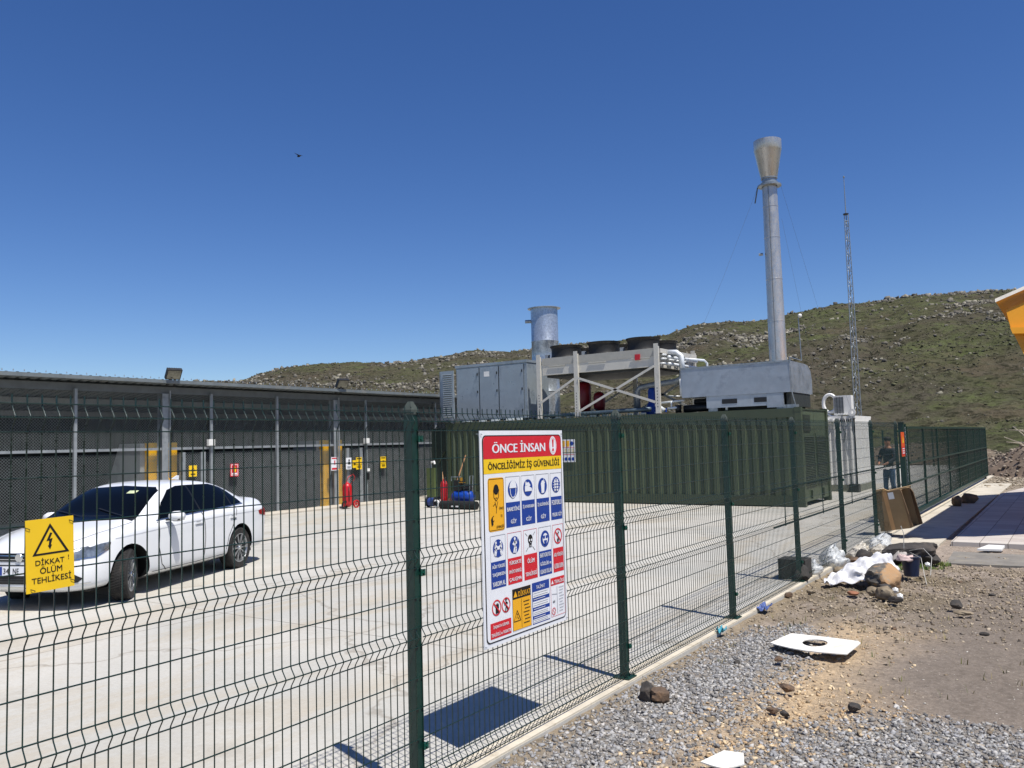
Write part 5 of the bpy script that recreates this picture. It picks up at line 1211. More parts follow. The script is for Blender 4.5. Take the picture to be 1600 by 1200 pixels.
bpy.context.view_layer.update()
dg = bpy.context.evaluated_depsgraph_get(); me1 = bpy.data.meshes.new_from_object(tmp.evaluated_get(dg))
bvh = BVHTree.FromPolygons([v.co.copy() for v in me1.vertices], [tuple(p.vertices) for p in me1.polygons])
cut = MB()
for ax in (0, 2.65):
    for sy in (-1, 1): cut.cyl((ax, sy*.60, .335), (ax, sy*1.1, .335), .372, 40)
cm = cut.build('cutter', CBLK); 
tmp2 = bpy.data.objects.new('tmp2', me1); COL.objects.link(tmp2); bo = tmp2.modifiers.new('b', 'BOOLEAN'); bo.operation = 'DIFFERENCE'; bo.object = cm; bo.solver = 'EXACT'
bpy.context.view_layer.update(); dg = bpy.context.evaluated_depsgraph_get()
me2 = bpy.data.meshes.new_from_object(tmp2.evaluated_get(dg)); me2.name = 'body'
for o in (tmp, tmp2, cm): bpy.data.objects.remove(o)
me2.materials.clear(); me2.materials.append(CARP); me2.materials.append(CBLK)
for p in me2.polygons:
    p.use_smooth = True; c = p.center
    for ax in (0, 2.65):
        if math.hypot(c.x-ax, c.z-.335) < .3735 and abs(c.y) > .58 and c.z < .75: p.material_index = 1
me2.set_sharp_from_angle(angle=R_(35))
body = bpy.data.objects.new('body', me2); COL.objects.link(body); body.parent = car
def project(name, poly, view, mat, off=.004, par=None, sub=3, side=1, thick=0):
    """poly in view coordinates projected onto the body. view 'side': (x,z); 'front': (y,z); 'rear'; 'top': (x,y)"""
    bm = bmesh.new(); vs = [bm.verts.new((a, b, 0)) for a, b in poly]; f = bm.faces.new(vs)
    bmesh.ops.triangulate(bm, faces=[f])
    for _ in range(sub):
        es = [e for e in bm.edges if e.calc_length() > .05]
        if es: bmesh.ops.subdivide_edges(bm, edges=es, cuts=1, use_grid_fill=True)
        bmesh.ops.triangulate(bm, faces=[f_ for f_ in bm.faces if len(f_.verts) > 3])
    for v in bm.verts:
        a, b = v.co.x, v.co.y
        if view == 'side': o, d = Vector((a, side*3, b)), Vector((0, -side, 0))
        elif view == 'front': o, d = Vector((6, a, b)), Vector((-1, 0, 0))
        elif view == 'rear': o, d = Vector((-5, a, b)), Vector((1, 0, 0))
        else: o, d = Vector((a, b, 4)), Vector((0, 0, -1))
        h, nr_, i_, ds = bvh.ray_cast(o, d)
        if h is None:
            h, nr_, i_, ds = bvh.find_nearest(o+d*(2.4 if view != 'side' else 2.1))
        v.co = h+nr_*off
    m_ = bpy.data.meshes.new(name); bm.to_mesh(m_); bm.free(); m_.materials.append(mat)
    for p in m_.polygons: p.use_smooth = True
    o = bpy.data.objects.new(name, m_); COL.objects.link(o); o.parent = par or body; return o
def pline(name, pts, view, mat, wd_=.012, off=.0045, side=1, par=None):
    poly = []; n_ = len(pts)
    L, Rr = [], []
    for i, (a, b) in enumerate(pts):
        p0, p1 = pts[max(0,i-1)], pts[min(n_-1,i+1)]; dx, dy = p1[0]-p0[0], p1[1]-p0[1]; l_ = math.hypot(dx, dy); px, py = -dy/l_*wd_/2, dx/l_*wd_/2
        L.append((a+px, b+py)); Rr.append((a-px, b-py))
    mb = []
    bm = bmesh.new()
    for i in range(n_-1):
        k = max(1, int(math.hypot(pts[i+1][0]-pts[i][0], pts[i+1][1]-pts[i][1])/.06))
        for j in range(k):
            t0, t1 = j/k, (j+1)/k; q = [tuple(L[i][c]*(1-t)+L[i+1][c]*t for c in (0,1)) for t in (t0,t1)]+[tuple(Rr[i][c]*(1-t)+Rr[i+1][c]*t for c in (0,1)) for t in (t1,t0)]
            bm.faces.new([bm.verts.new((a, b, 0)) for a, b in q])
    bmesh.ops.remove_doubles(bm, verts=bm.verts, dist=.0005)
    for v in bm.verts:
        a, b = v.co.x, v.co.y
        if view == 'side': o, d = Vector((a, side*3, b)), Vector((0, -side, 0))
        elif view == 'front': o, d = Vector((6, a, b)), Vector((-1, 0, 0))
        else: o, d = Vector((a, b, 4)), Vector((0, 0, -1))
        h, nr_, i_, ds = bvh.ray_cast(o, d)
        if h is None: h, nr_, i_, ds = bvh.find_nearest(o+d*2.3)
        v.co = h+nr_*off
    m_ = bpy.data.meshes.new(name); bm.to_mesh(m_); bm.free(); m_.materials.append(mat); o = bpy.data.objects.new(name, m_); COL.objects.link(o); o.parent = par or body; return o
project('windscreen', [(-.70,1.0),(0,.985),(.70,1.0),(.585,1.33),(.50,1.375),(0,1.40),(-.50,1.375),(-.585,1.33)], 'front', GLS, .005)
project('rear_window', [(-.60,1.10),(.60,1.10),(.50,1.36),(-.50,1.36)], 'rear', GLS, .005)
for s in (1, -1):
    project('front_side_window', [(2.02,.955),(1.03,.985),(1.10,1.375),(1.32,1.375),(1.55,1.33),(1.80,1.17)], 'side', GLS, .005, side=s)
    project('rear_side_window', [(.99,.985),(.16,1.005),(.20,1.30),(.45,1.36),(1.06,1.375)], 'side', GLS, .005, side=s)
    project('quarter_window', [(.12,1.008),(-.20,1.02),(-.16,1.07),(.02,1.21),(.16,1.285)], 'side', GLS, .005, side=s)
    project('window_pillar', [(1.04,.985),(.98,.985),(1.05,1.375),(1.11,1.375)], 'side', CBLK, .0045, side=s)
    project('window_pillar', [(.17,1.005),(.11,1.008),(.15,1.285),(.21,1.30)], 'side', CBLK, .0045, side=s)
    pline('shoulder_crease_shade', [(2.9,.80),(1.6,.855),(.4,.87),(-.7,.86)], 'side', M('crease_shade', '#b9bcbf', .4), .010, .003, side=s)  # grey line painted on for the shading along the crease
    pline('door_seam', [(2.06,.93),(2.10,.6),(2.02,.36),(1.9,.27)], 'side', CBLK, .012, side=s)
    pline('door_seam', [(1.01,.98),(1.0,.6),(1.02,.28)], 'side', CBLK, .012, side=s)
    pline('door_seam', [(.05,.98),(.16,.80),(.36,.55),(.42,.35)], 'side', CBLK, .012, side=s)
    pline('sill_line', [(.42,.285),(1.2,.275),(2.2,.285)], 'side', CBLK, .008, side=s)
    pline('window_trim', [(2.06,.945),(1.0,.975),(-.22,1.008)], 'side', CHR, .013, .006, side=s)
    for hx_ in (1.16, .22):
        hnd = MB().box((hx_-.09, s*.875, .815), (hx_+.09, s*.905, .84)); hnd.build('door_handle', CARP, body, auto=40)
        pline('handle_recess_shade', [(hx_-.05,.828),(hx_+.05,.828)], 'side', M('recess_shade', '#8f9294', .5), .05, .0035, side=s)  # grey painted where shade falls behind the handle, no hollow modelled
    # lamps
    project('headlight', [(s*.42,.685),(s*.74,.75),(s*.80,.70),(s*.72,.60),(s*.45,.595)][::1], 'front', M('lamp_lens', '#7f868b', .15, .5, var=.5, scale=9, coat=.5), .006)
    project('headlight', [(3.42,.62),(3.42,.70),(3.12,.765),(2.98,.775),(3.03,.70),(3.2,.625)], 'side', M('lamp_lens', '#7f868b', .15, .5, var=.5, scale=9, coat=.5), .0055, side=s)
    pline('lamp_strip', [(3.40,.612),(3.2,.617),(3.03,.69),(2.985,.765)], 'side', CHR, .012, .008, side=s)
    project('fog_lamp_surround', [(s*.44,.42),(s*.68,.45),(s*.76,.385),(s*.72,.34),(s*.44,.335)], 'front', CBLK, .005)
    project('tail_light', [(-.98,.74),(-.62,.80),(-.60,.86),(-.98,.90)], 'side', M('tail_red', '#8c1016', .2, coat=.5), .005, side=s)
    mr = MB().lathe((1.86, s*1.005, .985), [(0,-.115),(.055,-.10),(.085,-.04),(.088,.03),(.06,.095),(0,.11)], 14, 'Y')
    mr.v = [(1.86+(v[0]-1.86)*1.0, v[1], .985+(v[2]-.985)*.85) for v in mr.v]; mo = mr.build('door_mirror', CARP, body, smooth=True)
    MB().box((1.80, s*.87, .93),(1.92, s*1.08, .955)).build('mirror_base', CBLK, mo, auto=30)
project('grille', [(-.44,.60),(.44,.60),(.44,.695),(-.44,.695)], 'front', CBLK, .005)
for z in (.625,.668): pline('grille_bar', [(-.44,z),(0,z),(.44,z)], 'front', CHR, .009, .009)
project('lower_intake', [(-.42,.33),(.42,.33),(.42,.42),(-.42,.42)], 'front', CBLK, .005)
for z in (.36,.39): pline('intake_slat', [(-.40,z),(.40,z)], 'front', M('slat_grey', '#3a3c3e', .4), .008, .008)
pline('bumper_chrome', [(-.80,.325),(-.5,.30),(0,.295),(.5,.30),(.80,.325)], 'front', CHR, .014, .008)
pline('bonnet_seam', [(3.36,-.5),(3.15,-.60),(2.8,-.68),(2.42,-.72)], 'top', CBLK, .006)
pline('bonnet_seam', [(3.36,.5),(3.15,.60),(2.8,.68),(2.42,.72)], 'top', CBLK, .006)
project('cowl', [(2.40,-.70),(2.45,0),(2.40,.70),(2.32,.70),(2.35,0),(2.32,-.70)], 'top', CBLK, .006)
MB().lathe((3.525,0,.645), [(0,.006),(.045,.006),(.05,0),(.055,-.004)], 20, 'X').build('badge', CHR, body)
pln = MB().box((3.53,-.26,.435),(3.54,.26,.545)).build('number_plate', S_WHITE, body)
MB().box((3.5405,-.255,.44),(3.5415,-.215,.54)).build('country_band', S_BLUE, pln) if False else None
PPl = Plane((3.5405,-.26,.435), (0,1,0), (0,0,1), .52, .11)
for nm, fn, mt_ in (('country_band', lambda mb: PPl.rect(mb,.0,.03,.085,.97,0), S_BLUE), ('lettering', lambda mb: (PPl.text(mb,'34',.12,.2,.27,.8,1,.03), PPl.text(mb,'NE',.38,.2,.54,.8,1,.03)), S_BLK)):
    mb = MB(); fn(mb); o = mb.build(nm, mt_, pln)
MB().box((3.505,-.28,.42),(3.53,.28,.56)).build('plate_holder', CBLK, body)
mb = MB().box((1.70,.12,1.30),(1.74,.26,1.345)); project('windscreen_sticker', [(.20,1.30),(.34,1.30),(.34,1.335),(.20,1.335)], 'front', M('sticker', '#b9c29a', .5), .008)
mb = MB(); mb.prism([(.35,-.012,1.43),(.52,-.012,1.45),(.38,-.012,1.50),(.34,-.012,1.50)], (0,.024,0)); mb.build('roof_antenna', CARP, body)
pline('wiper', [(2.36,.55),(2.2,.05)], 'top', CBLK, .016, .02); pline('wiper', [(2.38,-.1),(2.2,-.6)], 'top', CBLK, .016, .02)
MB().box((-.6,-.72,.20),(3.2,.72,.30)).build('underbody', CBLK, body)
# wheels
def wheel(x, s, steer):
    wt = bpy.data.objects.new('wheel', None); COL.objects.link(wt); wt.parent = car; wt.location = (x, s*.775, .322); wt.rotation_euler[2] = R_(steer); wt['_local'] = 1
    me_ = MB().lathe((0,0,0), [(.225,-.10),(.30,-.105),(.317,-.085),(.321,0),(.317,.085),(.30,.105),(.225,.10),(.22,0),(.225,-.10)], 48, 'Y'); ty = me_.build('tyre', TYR, wt, auto=40)
    gr = MB()
    for k in range(60):
        an = k*2*math.pi/60
        for w_, sh in ((-.06,0),(0,.5),(.06,0)):
            a2 = an+sh*2*math.pi/60; c_, s_ = math.cos(a2), math.sin(a2); r = .3215
            gr.bar((r*c_, w_-.024, r*s_), (r*math.cos(a2+.03), w_+.024, r*math.sin(a2+.03)), .006, .006)
    gr.build('tread_blocks', M('tread', '#2c2a28', .9), ty)
    MB().lathe((0,0,0), [(.222,s*.075),(.228,s*.10),(.215,s*.10),(.205,s*.075),(.20,s*.02),(.20,-s*.08)], 40, 'Y').build('rim', RIM, wt, auto=40)
    MB().lathe((0,0,0), [(0,s*.02),(.2,s*.02)], 24, 'Y').build('brake_disc', M('brake', '#3a3735', .6, .3), wt)
    sp = MB(); sp.lathe((0,0,0), [(0,s*.098),(.035,s*.096),(.05,s*.08),(.05,s*.04)], 18, 'Y')
    for k in range(10):
        an = k*math.pi/5; d = .05
        for sg in (-1, 1): a2 = an+sg*.05; sp.bar((.035*math.cos(an), s*.085, .035*math.sin(an)), (.215*math.cos(a2), s*.088, .215*math.sin(a2)), .012, .022, (0,1,0))
    sp.build('spokes', RIM, wt); MB().lathe((0,0,0), [(0,s*.104),(.03,s*.102),(.034,s*.096)], 16, 'Y').build('hub_cap', CHR, wt)
for x, s, st_ in ((0,1,0),(0,-1,0),(2.65,1,24),(2.65,-1,24)): wheel(x, s, st_)
# ---------------------------------------------------------------- debris beside the fence
def rock(name, loc, size, mat, label, cat='rock', group=None, seed=1, sub=3, lump=.35, rz=0):
    bm = bmesh.new(); bmesh.ops.create_icosphere(bm, subdivisions=sub, radius=1)
    rg = random.Random(seed); o_ = Vector((rg.uniform(-9,9), rg.uniform(-9,9), rg.uniform(-9,9)))
    from mathutils import noise as mn
    cuts = [(Vector((rg.gauss(0,1), rg.gauss(0,1), rg.gauss(0,1))).normalized(), rg.uniform(.62, .9)) for _ in range(9)]
    for v in bm.verts:
        p = v.co.copy(); d = 1+lump*(mn.fractal(p*1.1+o_, 1, 2, 3)) ; p = p*d
        for n_, h in cuts:
            t_ = p.dot(n_)
            if t_ > h: p -= n_*(t_-h)*.85
        p += p.normalized()*mn.fractal(p*5+o_, 1, 2, 3)*.05
        v.co = Vector((p.x*size[0], p.y*size[1], p.z*size[2]))
    me = bpy.data.meshes.new(name); bm.to_mesh(me); bm.free(); me.materials.append(mat)
    for p in me.polygons: p.use_smooth = True
    me.set_sharp_from_angle(angle=R_(28))
    o = bpy.data.objects.new(name, me); COL.objects.link(o); o.location = loc; o.rotation_euler[2] = rz
    return tag(o, label, cat, group)
RDK = M('rock_dark', '#3b3835', .9, var=.3, scale=6, dirt=('#5d5248', .7, 5), bmp=.6, bscale=25)
RBR = M('rock_brown', '#5a4a3c', .9, var=.3, scale=8, dirt=('#8a6a4c', .7, 6), bmp=.6, bscale=30)
RTN = M('rock_tan', '#7d705c', .9, var=.25, scale=9, dirt=('#9a8f7c', .6, 8), bmp=.5, bscale=30)
mrk, n, p = newmat('rock_two_tone'); co = objco(n)
sx_ = n.nodes.new('ShaderNodeSeparateXYZ'); n.links.new(co, sx_.inputs[0])
mth = n.nodes.new('ShaderNodeMath'); mth.operation = 'ADD'; n.links.new(sx_.outputs[0], mth.inputs[0]); q_ = mrange(n, noise(n, 9, 4, .6, co), .2, .8, -.12, .12); n.links.new(q_, mth.inputs[1])
col = mixc(n, mrange(n, mth.outputs[0], -.07, .0), hexc('#5b5751'), hexc('#a1805c')); col = mixc(n, mrange(n, noise(n, 14, 5, .7, co), .5, .7, 0, .6), col, hexc('#8b8273'))
n.links.new(col, p.inputs['Base Color']); p.inputs['Roughness'].default_value = .9; bump(n, p, noise(n, 25, 5, .7, co), .6, .01)
rock('boulder', (.99,10.98,.09), (.25,.19,.165), mrk, 'large boulder with a rusty orange face in front of the blue bucket', seed=5, sub=4)
rock('boulder', (.93,13.15,.13), (.42,.28,.21), RDK, 'biggest dark grey boulder lying long beside the cardboard box', seed=11, sub=4, rz=.5)
rock('boulder', (.40,12.7,.08), (.15,.13,.14), RDK, 'dark jagged rock at the left end of the biggest boulder', seed=13)
rock('stone', (1.10,10.25,.05), (.12,.10,.09), RTN, 'round tan stone just in front of the orange-faced boulder', seed=21)
rock('stone', (.96,10.40,.03), (.075,.06,.06), RTN, 'smaller tan stone left of the round tan stone', seed=22)
rock('stone', (1.06,10.55,.06), (.08,.07,.05), RDK, 'dark stone wedged between the boulder and the round tan stone', seed=25)
rock('stone', (1.26,10.05,.02), (.08,.05,.04), RDK, 'low dark stone right of the round tan stone', seed=23)
rock('stone', (.74,10.4,-.01), (.07,.05,.03), M('rock_red', '#8a5d45', .9, var=.2), 'flat reddish stone left of the orange-faced boulder', seed=24)
rock('stone', (.33,5.62,.02), (.075,.07,.075), RDK, 'dark split stone at the foot of the second fence post', seed=31, sub=4)
rock('stone', (.44,5.60,.02), (.07,.065,.07), RBR, 'rusty brown stone touching the dark split stone', seed=32, sub=4)
rock('stone', (1.15,6.28,0), (.055,.04,.035), RBR, 'brown stone alone on the sandy patch below the white board', seed=33)
rock('stone', (1.66,6.05,0), (.05,.04,.03), RDK, 'dark stone where the sand meets the grey gravel', seed=34)
rock('stone', (.86,7.05,0), (.045,.035,.025), RBR, 'small brown stone beside the left corner of the white board', seed=35)
rock('stone', (1.2,5.75,-.01), (.04,.03,.025), RBR, 'small brown stone left of a matching one on the sand near the gravel', seed=36)
rock('stone', (1.29,5.72,-.01), (.035,.03,.022), RDK, 'small dark stone right of a matching one on the sand near the gravel', seed=37)
rock('stone', (1.86,10.0,.02), (.07,.055,.05), RDK, 'dark brown clod alone on the bare earth at the right', seed=38)
rock('stone', (1.95,9.7,0), (.09,.05,.03), RTN, 'flat grey stone just below the dark brown clod', seed=39)
rock('stone', (.13,9.9,.0), (.05,.04,.035), RBR, 'brown stone at the kerb near the concrete block', seed=40)
rock('stone', (.30,10.2,.0), (.05,.04,.03), RTN, 'tan stone just right of the brown kerb stone', seed=41)
rock('stone', (.42,23.6,.10), (.16,.2,.16), RBR, 'brown rock on the path edge beside the shade, left of its neighbour', seed=42)
rock('stone', (.60,24.6,.10), (.2,.2,.18), RBR, 'larger brown rock on the path edge beside the shade', seed=43)
rock('stone', (.32,11.6,.05), (.09,.08,.08), RTN, 'grey tan stone between the two clear plastic bags', seed=44)
rock('stone', (.30,12.6,.05), (.13,.10,.08), RBR, 'brown rock behind the upper clear plastic bag', seed=45)
blk = thing('concrete_block', (-.03,11.0,0), 'dark concrete block standing at the foot of the fence post', 'block')
MB().box((-.30,10.95,0),(.05,11.25,.26)).build('block_body', M('dark_concrete', '#34322f', .95, var=.25, scale=10, bmp=.5), blk, auto=30)
rock('stone', (.02,10.88,.08), (.12,.10,.14), M('dark_concrete', '#34322f', .95), 'rough dark lump at the outer face of the concrete block', seed=46)
for i, (x, y) in enumerate([(.95,12.75),(1.45,8.8),(2.1,11.2),(1.2,9.4),(.5,9.5),(2.2,9.0),(.75,8.9),(1.7,11.9),(.55,6.9),(.9,5.4)]):
    rock('small_stone', (x, y, float(gz(x, y))+.01), (.03+.02*RNG.random(), .03, .022), [RTN, RBR, RDK][i % 3], 'small loose stone among many on the dirt', 'stone', 'loose stones on the dirt', 60+i, 2)

# cardboard box, open on one side
CB = M('cardboard', '#8d7758', .85, var=.08, scale=5, dirt=('#86643f', .4, 4)); CBI = M('cardboard_shaded', '#6f5a44', .9, var=.08)  # second, darker copy paints the box's shaded inside onto the side flaps
bx = thing('cardboard_box', (-.02,16.4,.0), 'large brown cardboard box tipped on its side with open flaps beside the fence', 'cardboard box', local=True, rz=R_(26))
bx.rotation_euler = (R_(3), R_(-10), R_(-12))
bx.location = (.0, 16.3, .08)
BW, BD, BH = .50, .42, .70
def wallp(a, b, nm='box_side', mt_=CB): return MB().box(a, b).build(nm, mt_, bx)
wallp((-.02,0,0),(BW,.012,BH)); wallp((-.02,BD-.012,0),(BW,BD,BH)); wallp((-.03,.012,0),(-.018,BD-.012,BH)); wallp((-.018,.012,0),(BW,BD-.012,.012),'box_bottom'); wallp((-.018,.012,BH-.012),(BW,BD-.012,BH),'box_top')
MB().prism([(BW,0,0),(BW+.07,-.05,0.02),(BW+.03,-.06,BH-.06),(BW,0,BH)], (.008,.006,0)).build('flap', CBI, bx)
MB().prism([(BW,BD,0),(BW+.07,BD-.02,0.02),(BW+.06,BD-.04,BH-.1),(BW,BD,BH)], (.008,.006,0)).build('flap', CBI, bx)
MB().prism([(0,.02,BH+.002),(BW*.55,.02,BH+.002),(BW*.5,-.10,BH+.06),(.05,-.08,BH+.05)], (0,.006,.008)).build('flap', M('flap_sunlit', '#b59a74', .85), bx)  # paler copy of the cardboard paints sun on the top flaps
MB().prism([(BW*.45,.02,BH+.004),(BW,.3,BH+.004),(BW+.16,.10,BH+.03)], (0,.006,.008)).build('flap', M('flap_sunlit', '#b59a74', .85), bx)
MB().box((.26,-.0015,BH-.15),(.36,-.0005,BH-.03)).build('label_sticker', S_WHITE, bx)
MB().box((.17,-.002,0),(.24,-.0005,BH)).build('packing_tape', M('tape', '#b58c5e', .4), bx)
st2 = MB(); 
for k in range(6):
    a0, a1 = k*1.047, (k+1)*1.047; st2.bar((.10+.045*math.cos(a0),-.0015,.11+.045*math.sin(a0)),(.10+.045*math.cos(a1),-.0015,.11+.045*math.sin(a1)),.001,.008,(0,1,0))
st2.build('printed_mark', M('print_brown', '#5b4028', .8), bx)
# plastic bags
def cloth(name, f, nu, nv, mat, label, cat, smooth=True, thick=.003, group=None):
    V = [f(i/(nu-1), j/(nv-1)) for j in range(nv) for i in range(nu)]; Fc = [(j*nu+i, j*nu+i+1, (j+1)*nu+i+1, (j+1)*nu+i) for j in range(nv-1) for i in range(nu-1)]
    a = np.array(V); loc = (float(a[:,0].mean()), float(a[:,1].mean()), float(a[:,2].min())); o = rawmesh(name, a-np.array(loc), Fc, mat, smooth); o.location = loc
    md = o.modifiers.new('s', 'SOLIDIFY'); md.thickness = thick; return tag(o, label, cat, group)
m, n, p = newmat('clear_plastic'); p.inputs['Base Color'].default_value = (.7,.73,.74,1); p.inputs['Roughness'].default_value = .35; p.inputs['Alpha'].default_value = .32; p.inputs['Specular IOR Level'].default_value = .5
CLR = m
m, n, p = newmat('milky_plastic'); p.inputs['Base Color'].default_value = (.62,.58,.5,1); p.inputs['Roughness'].default_value = .25; p.inputs['Alpha'].default_value = .6
MLK = m
def bag(c, r, h, mat, label, seed):
    def f(u, v):
        an = u*2*math.pi; t_ = v; rr = r*(math.sin(math.pi*min(1, .12+t_*.88))**.6)*(1-.45*t_)
        x = c[0]+math.cos(an)*rr*1.15; y = c[1]+math.sin(an)*rr; z = h*t_
        k = float(fbm(np.array([math.cos(an)*2+seed]), np.array([math.sin(an)*2+t_*3+seed]), 4, seed)[0])-.5
        k2 = float(fbm(np.array([math.cos(an)*6+seed]), np.array([math.sin(an)*6+t_*7]), 3, seed+3)[0])-.5
        return (x+k*r*1.1+k2*r*.35, y+k*r*.8-k2*r*.3, max(0, z+k*h*.5+k2*h*.25)-.01)
    return cloth('plastic_bag', f, 40, 22, mat, label, 'plastic bag', True, .0008)
bag((-.02,11.45), .13, .20, CLR, 'crumpled clear plastic bag nearest the concrete block', 3)
bag((.06,12.35), .20, .30, CLR, 'larger clear plastic bag against the fence', 7)
bag((.22,13.1), .14, .22, MLK, 'small milky plastic bag beside the clear ones at the fence', 12)
bag((.30,14.35), .19, .24, CLR, 'clear plastic bag bulging beside the cardboard box', 17)
bag((.36,14.0), .12, .14, MLK, 'yellowish milky bag lying at the foot of the bulging clear bag', 23)
# white cloth draped over the stones
CLOTHW = M('white_cloth', '#cfcfd1', .85, var=.05, scale=5)
def fc(u, v):
    P0 = Vector((.34,10.85,0)).lerp(Vector((1.0,11.45,0)), u); wd_ = .10+.16*math.sin(u*math.pi)**.7+.05*u
    a, b = np.array([u*6.0]), np.array([v*4.0]); k = float(fbm(a, b, 4, 91)[0])-.5
    P0 += Vector((.5,-.3,0)).normalized()*(v-.5)*wd_*1.7
    z = .01+.33*math.sin(min(1, u*1.05)*math.pi*.62)**1.3*(1-.75*abs(v-.45)*1.6)+k*.07+.02*math.sin(v*15+u*7+3*k)+.018*math.sin(u*31+v*5+6*k)
    return (P0.x+k*.12, P0.y-k*.1, max(-.01, z))
cloth('white_cloth', fc, 60, 34, CLOTHW, 'crumpled white cloth draped over the stones left of the blue bucket', 'cloth', True, .003)
bk = thing('blue_bucket', (1.14,11.9,0), 'dark blue plastic bucket stuffed with rubbish behind the orange-faced boulder', 'bucket')
MB().lathe((1.14,11.9,0), [(0,.0),(.12,.0),(.155,.30),(.165,.30),(.165,.32),(.15,.32),(.118,.02),(0,.02)], 28).build('pail', M('bucket_blue', '#15233f', .4, var=.1), bk, auto=40)
MB().lathe((1.14,11.9,0), [(0,.31),(.14,.30)], 16).build('contents', M('trash_grey', '#6d6a66', .9, var=.3), bk)
def fs(u, v):
    an = u*math.pi*1.2+2.2; k = float(fbm(np.array([u*5]), np.array([v*5]), 3, 14)[0])-.5; r = .11+.05*v
    return (1.10+r*math.cos(an)+k*.05, 11.88+r*math.sin(an), .35-.08*v*v+k*.05)
_ps = cloth('paper_sack', fs, 30, 16, M('pinkish_paper', '#c9b3ac', .8, var=.12, scale=14), 'crumpled pinkish paper sack hanging over the rim of the blue bucket', 'sack', True, .002)
bk.scale = (.74,.74,.8); _ps.scale = (.74,.74,.8); _ps.location.z *= .78
def fs2(u, v):
    k = float(fbm(np.array([u*6]), np.array([v*6]), 3, 19)[0])-.5
    return (.86+.24*u+k*.06, 12.2-.1*v+k*.05, .20+.07*math.sin(u*3.14)+k*.08-.08*v)
cloth('torn_packaging', fs2, 30, 16, M('packaging', '#a9a29a', .7, var=.25, scale=10), 'torn grey packaging and straps heaped between the cloth and the biggest boulder', 'packaging', True, .002)
solo('plastic_strap', MB().tube([(1.1,12.1,.30),(1.3,11.9,.36),(1.42,11.7,.28),(1.42,11.5,.08)],.0035,5).tube([(1.1,12.1,.28),(1.28,11.8,.25),(1.36,11.45,.08),(1.40,11.3,.0)],.0035,5).tube([(1.0,12.3,.30),(1.01,12.3,.5),(.98,12.3,.6)],.005,5), M('strap_grey','#b5b3ab',.6), 'white packing straps curling out beside the blue bucket', 'strap')
# white board with an oval hole
def holed(cx0, cy0):
    mb = MB(); outer = [(.66,7.44),(.73,7.87),(1.02,7.90),(1.36,7.83),(1.33,7.36),(1.1,7.36),(.86,7.38)]; n_ = 36
    hc = Vector((1.0,7.65)); vs = []
    def hit(an):
        d = Vector((math.cos(an), math.sin(an))); best = 9
        for i in range(len(outer)):
            a, b = Vector(outer[i]), Vector(outer[(i+1)%len(outer)]); e = b-a; den = d.x*e.y-d.y*e.x
            if abs(den) < 1e-9: continue
            t_ = ((a.x-hc.x)*e.y-(a.y-hc.y)*e.x)/den; u_ = ((a.x-hc.x)*d.y-(a.y-hc.y)*d.x)/den
            if t_ > 0 and -.001 <= u_ <= 1.001: best = min(best, t_)
        return hc+d*best
    for z in (0, .008):
        for k in range(n_):
            an = 2*math.pi*k/n_; o_ = hit(an); i_ = (hc.x+.105*math.cos(an), hc.y+.13*math.sin(an))
            for q in ((o_.x, o_.y), i_): vs.append((q[0], q[1], .012+z+.03*abs(q[0]-1.0)+.02*(q[1]-7.6)))
    fs_ = []
    for k in range(n_):
        k2 = (k+1) % n_; a, b = 2*k, 2*k2; c = 2*n_
        fs_ += [(a,a+1,b+1,b),(c+a,c+b,c+b+1,c+a+1),(a,b,c+b,c+a),(a+1,c+a+1,c+b+1,b+1)]
    mb.add(vs, fs_); return mb
solo('holed_board', holed(0,0), M('panel_white', '#dddbd3', .6, var=.04, dirt=('#b3a487', .5, 7)), 'thin white board with an oval hole lying on the sandy ground', 'board')
solo('white_shard', MB().prism([(1.13,4.62,-.005),(1.22,4.76,.03),(1.33,4.78,.03),(1.36,4.70,.0),(1.28,4.60,-.01),(1.2,4.61,-.01)], (.0,0,.008)), M('panel_white', '#e4e3de', .6), 'small white shard of board at the bottom edge of the gravel', 'shard')
def fl_(c, s, seed):
    def f(u, v):
        k = float(fbm(np.array([u*4+seed]), np.array([v*4]), 4, seed)[0])-.5
        return (c[0]+(u-.5)*s[0]+k*.03, c[1]+(v-.5)*s[1]+k*.03, max(0, .02+k*.10+.02*math.sin(u*9)))
    return f
cloth('blue_litter', fl_((.13,8.98), (.12,.20), 31), 20, 20, M('litter_blue', '#47598c', .6, var=.5, scale=25), 'crumpled blue and white wrapper at the kerb beyond the third post', 'litter', True, .002)
cloth('teal_litter', fl_((.11,7.72), (.08,.12), 37), 16, 16, M('litter_teal', '#3f8fa0', .6, var=.2, scale=20), 'small crumpled teal wrapper on the kerb before the third post', 'litter', True, .002)
solo('tile_offcut', MB().prism([(1.62,14.95,-.02),(1.75,15.3,.01),(1.98,15.28,.01),(1.95,15.0,-.02)], (0,0,.03)), WHITE, 'loose white tile leaning in front of the paved terrace', 'tile')
for k, (x, y) in enumerate([(1.16,10.62),(1.27,10.25),(1.20,12.85)]):
    solo('plaster_lump', MB().add((np.array(ICO)*.04+np.array([x,y,.02])).tolist(), ICF.tolist()), WHITE, 'small white plaster lump on the dirt by the boulders', 'plaster lump', 'white plaster lumps')

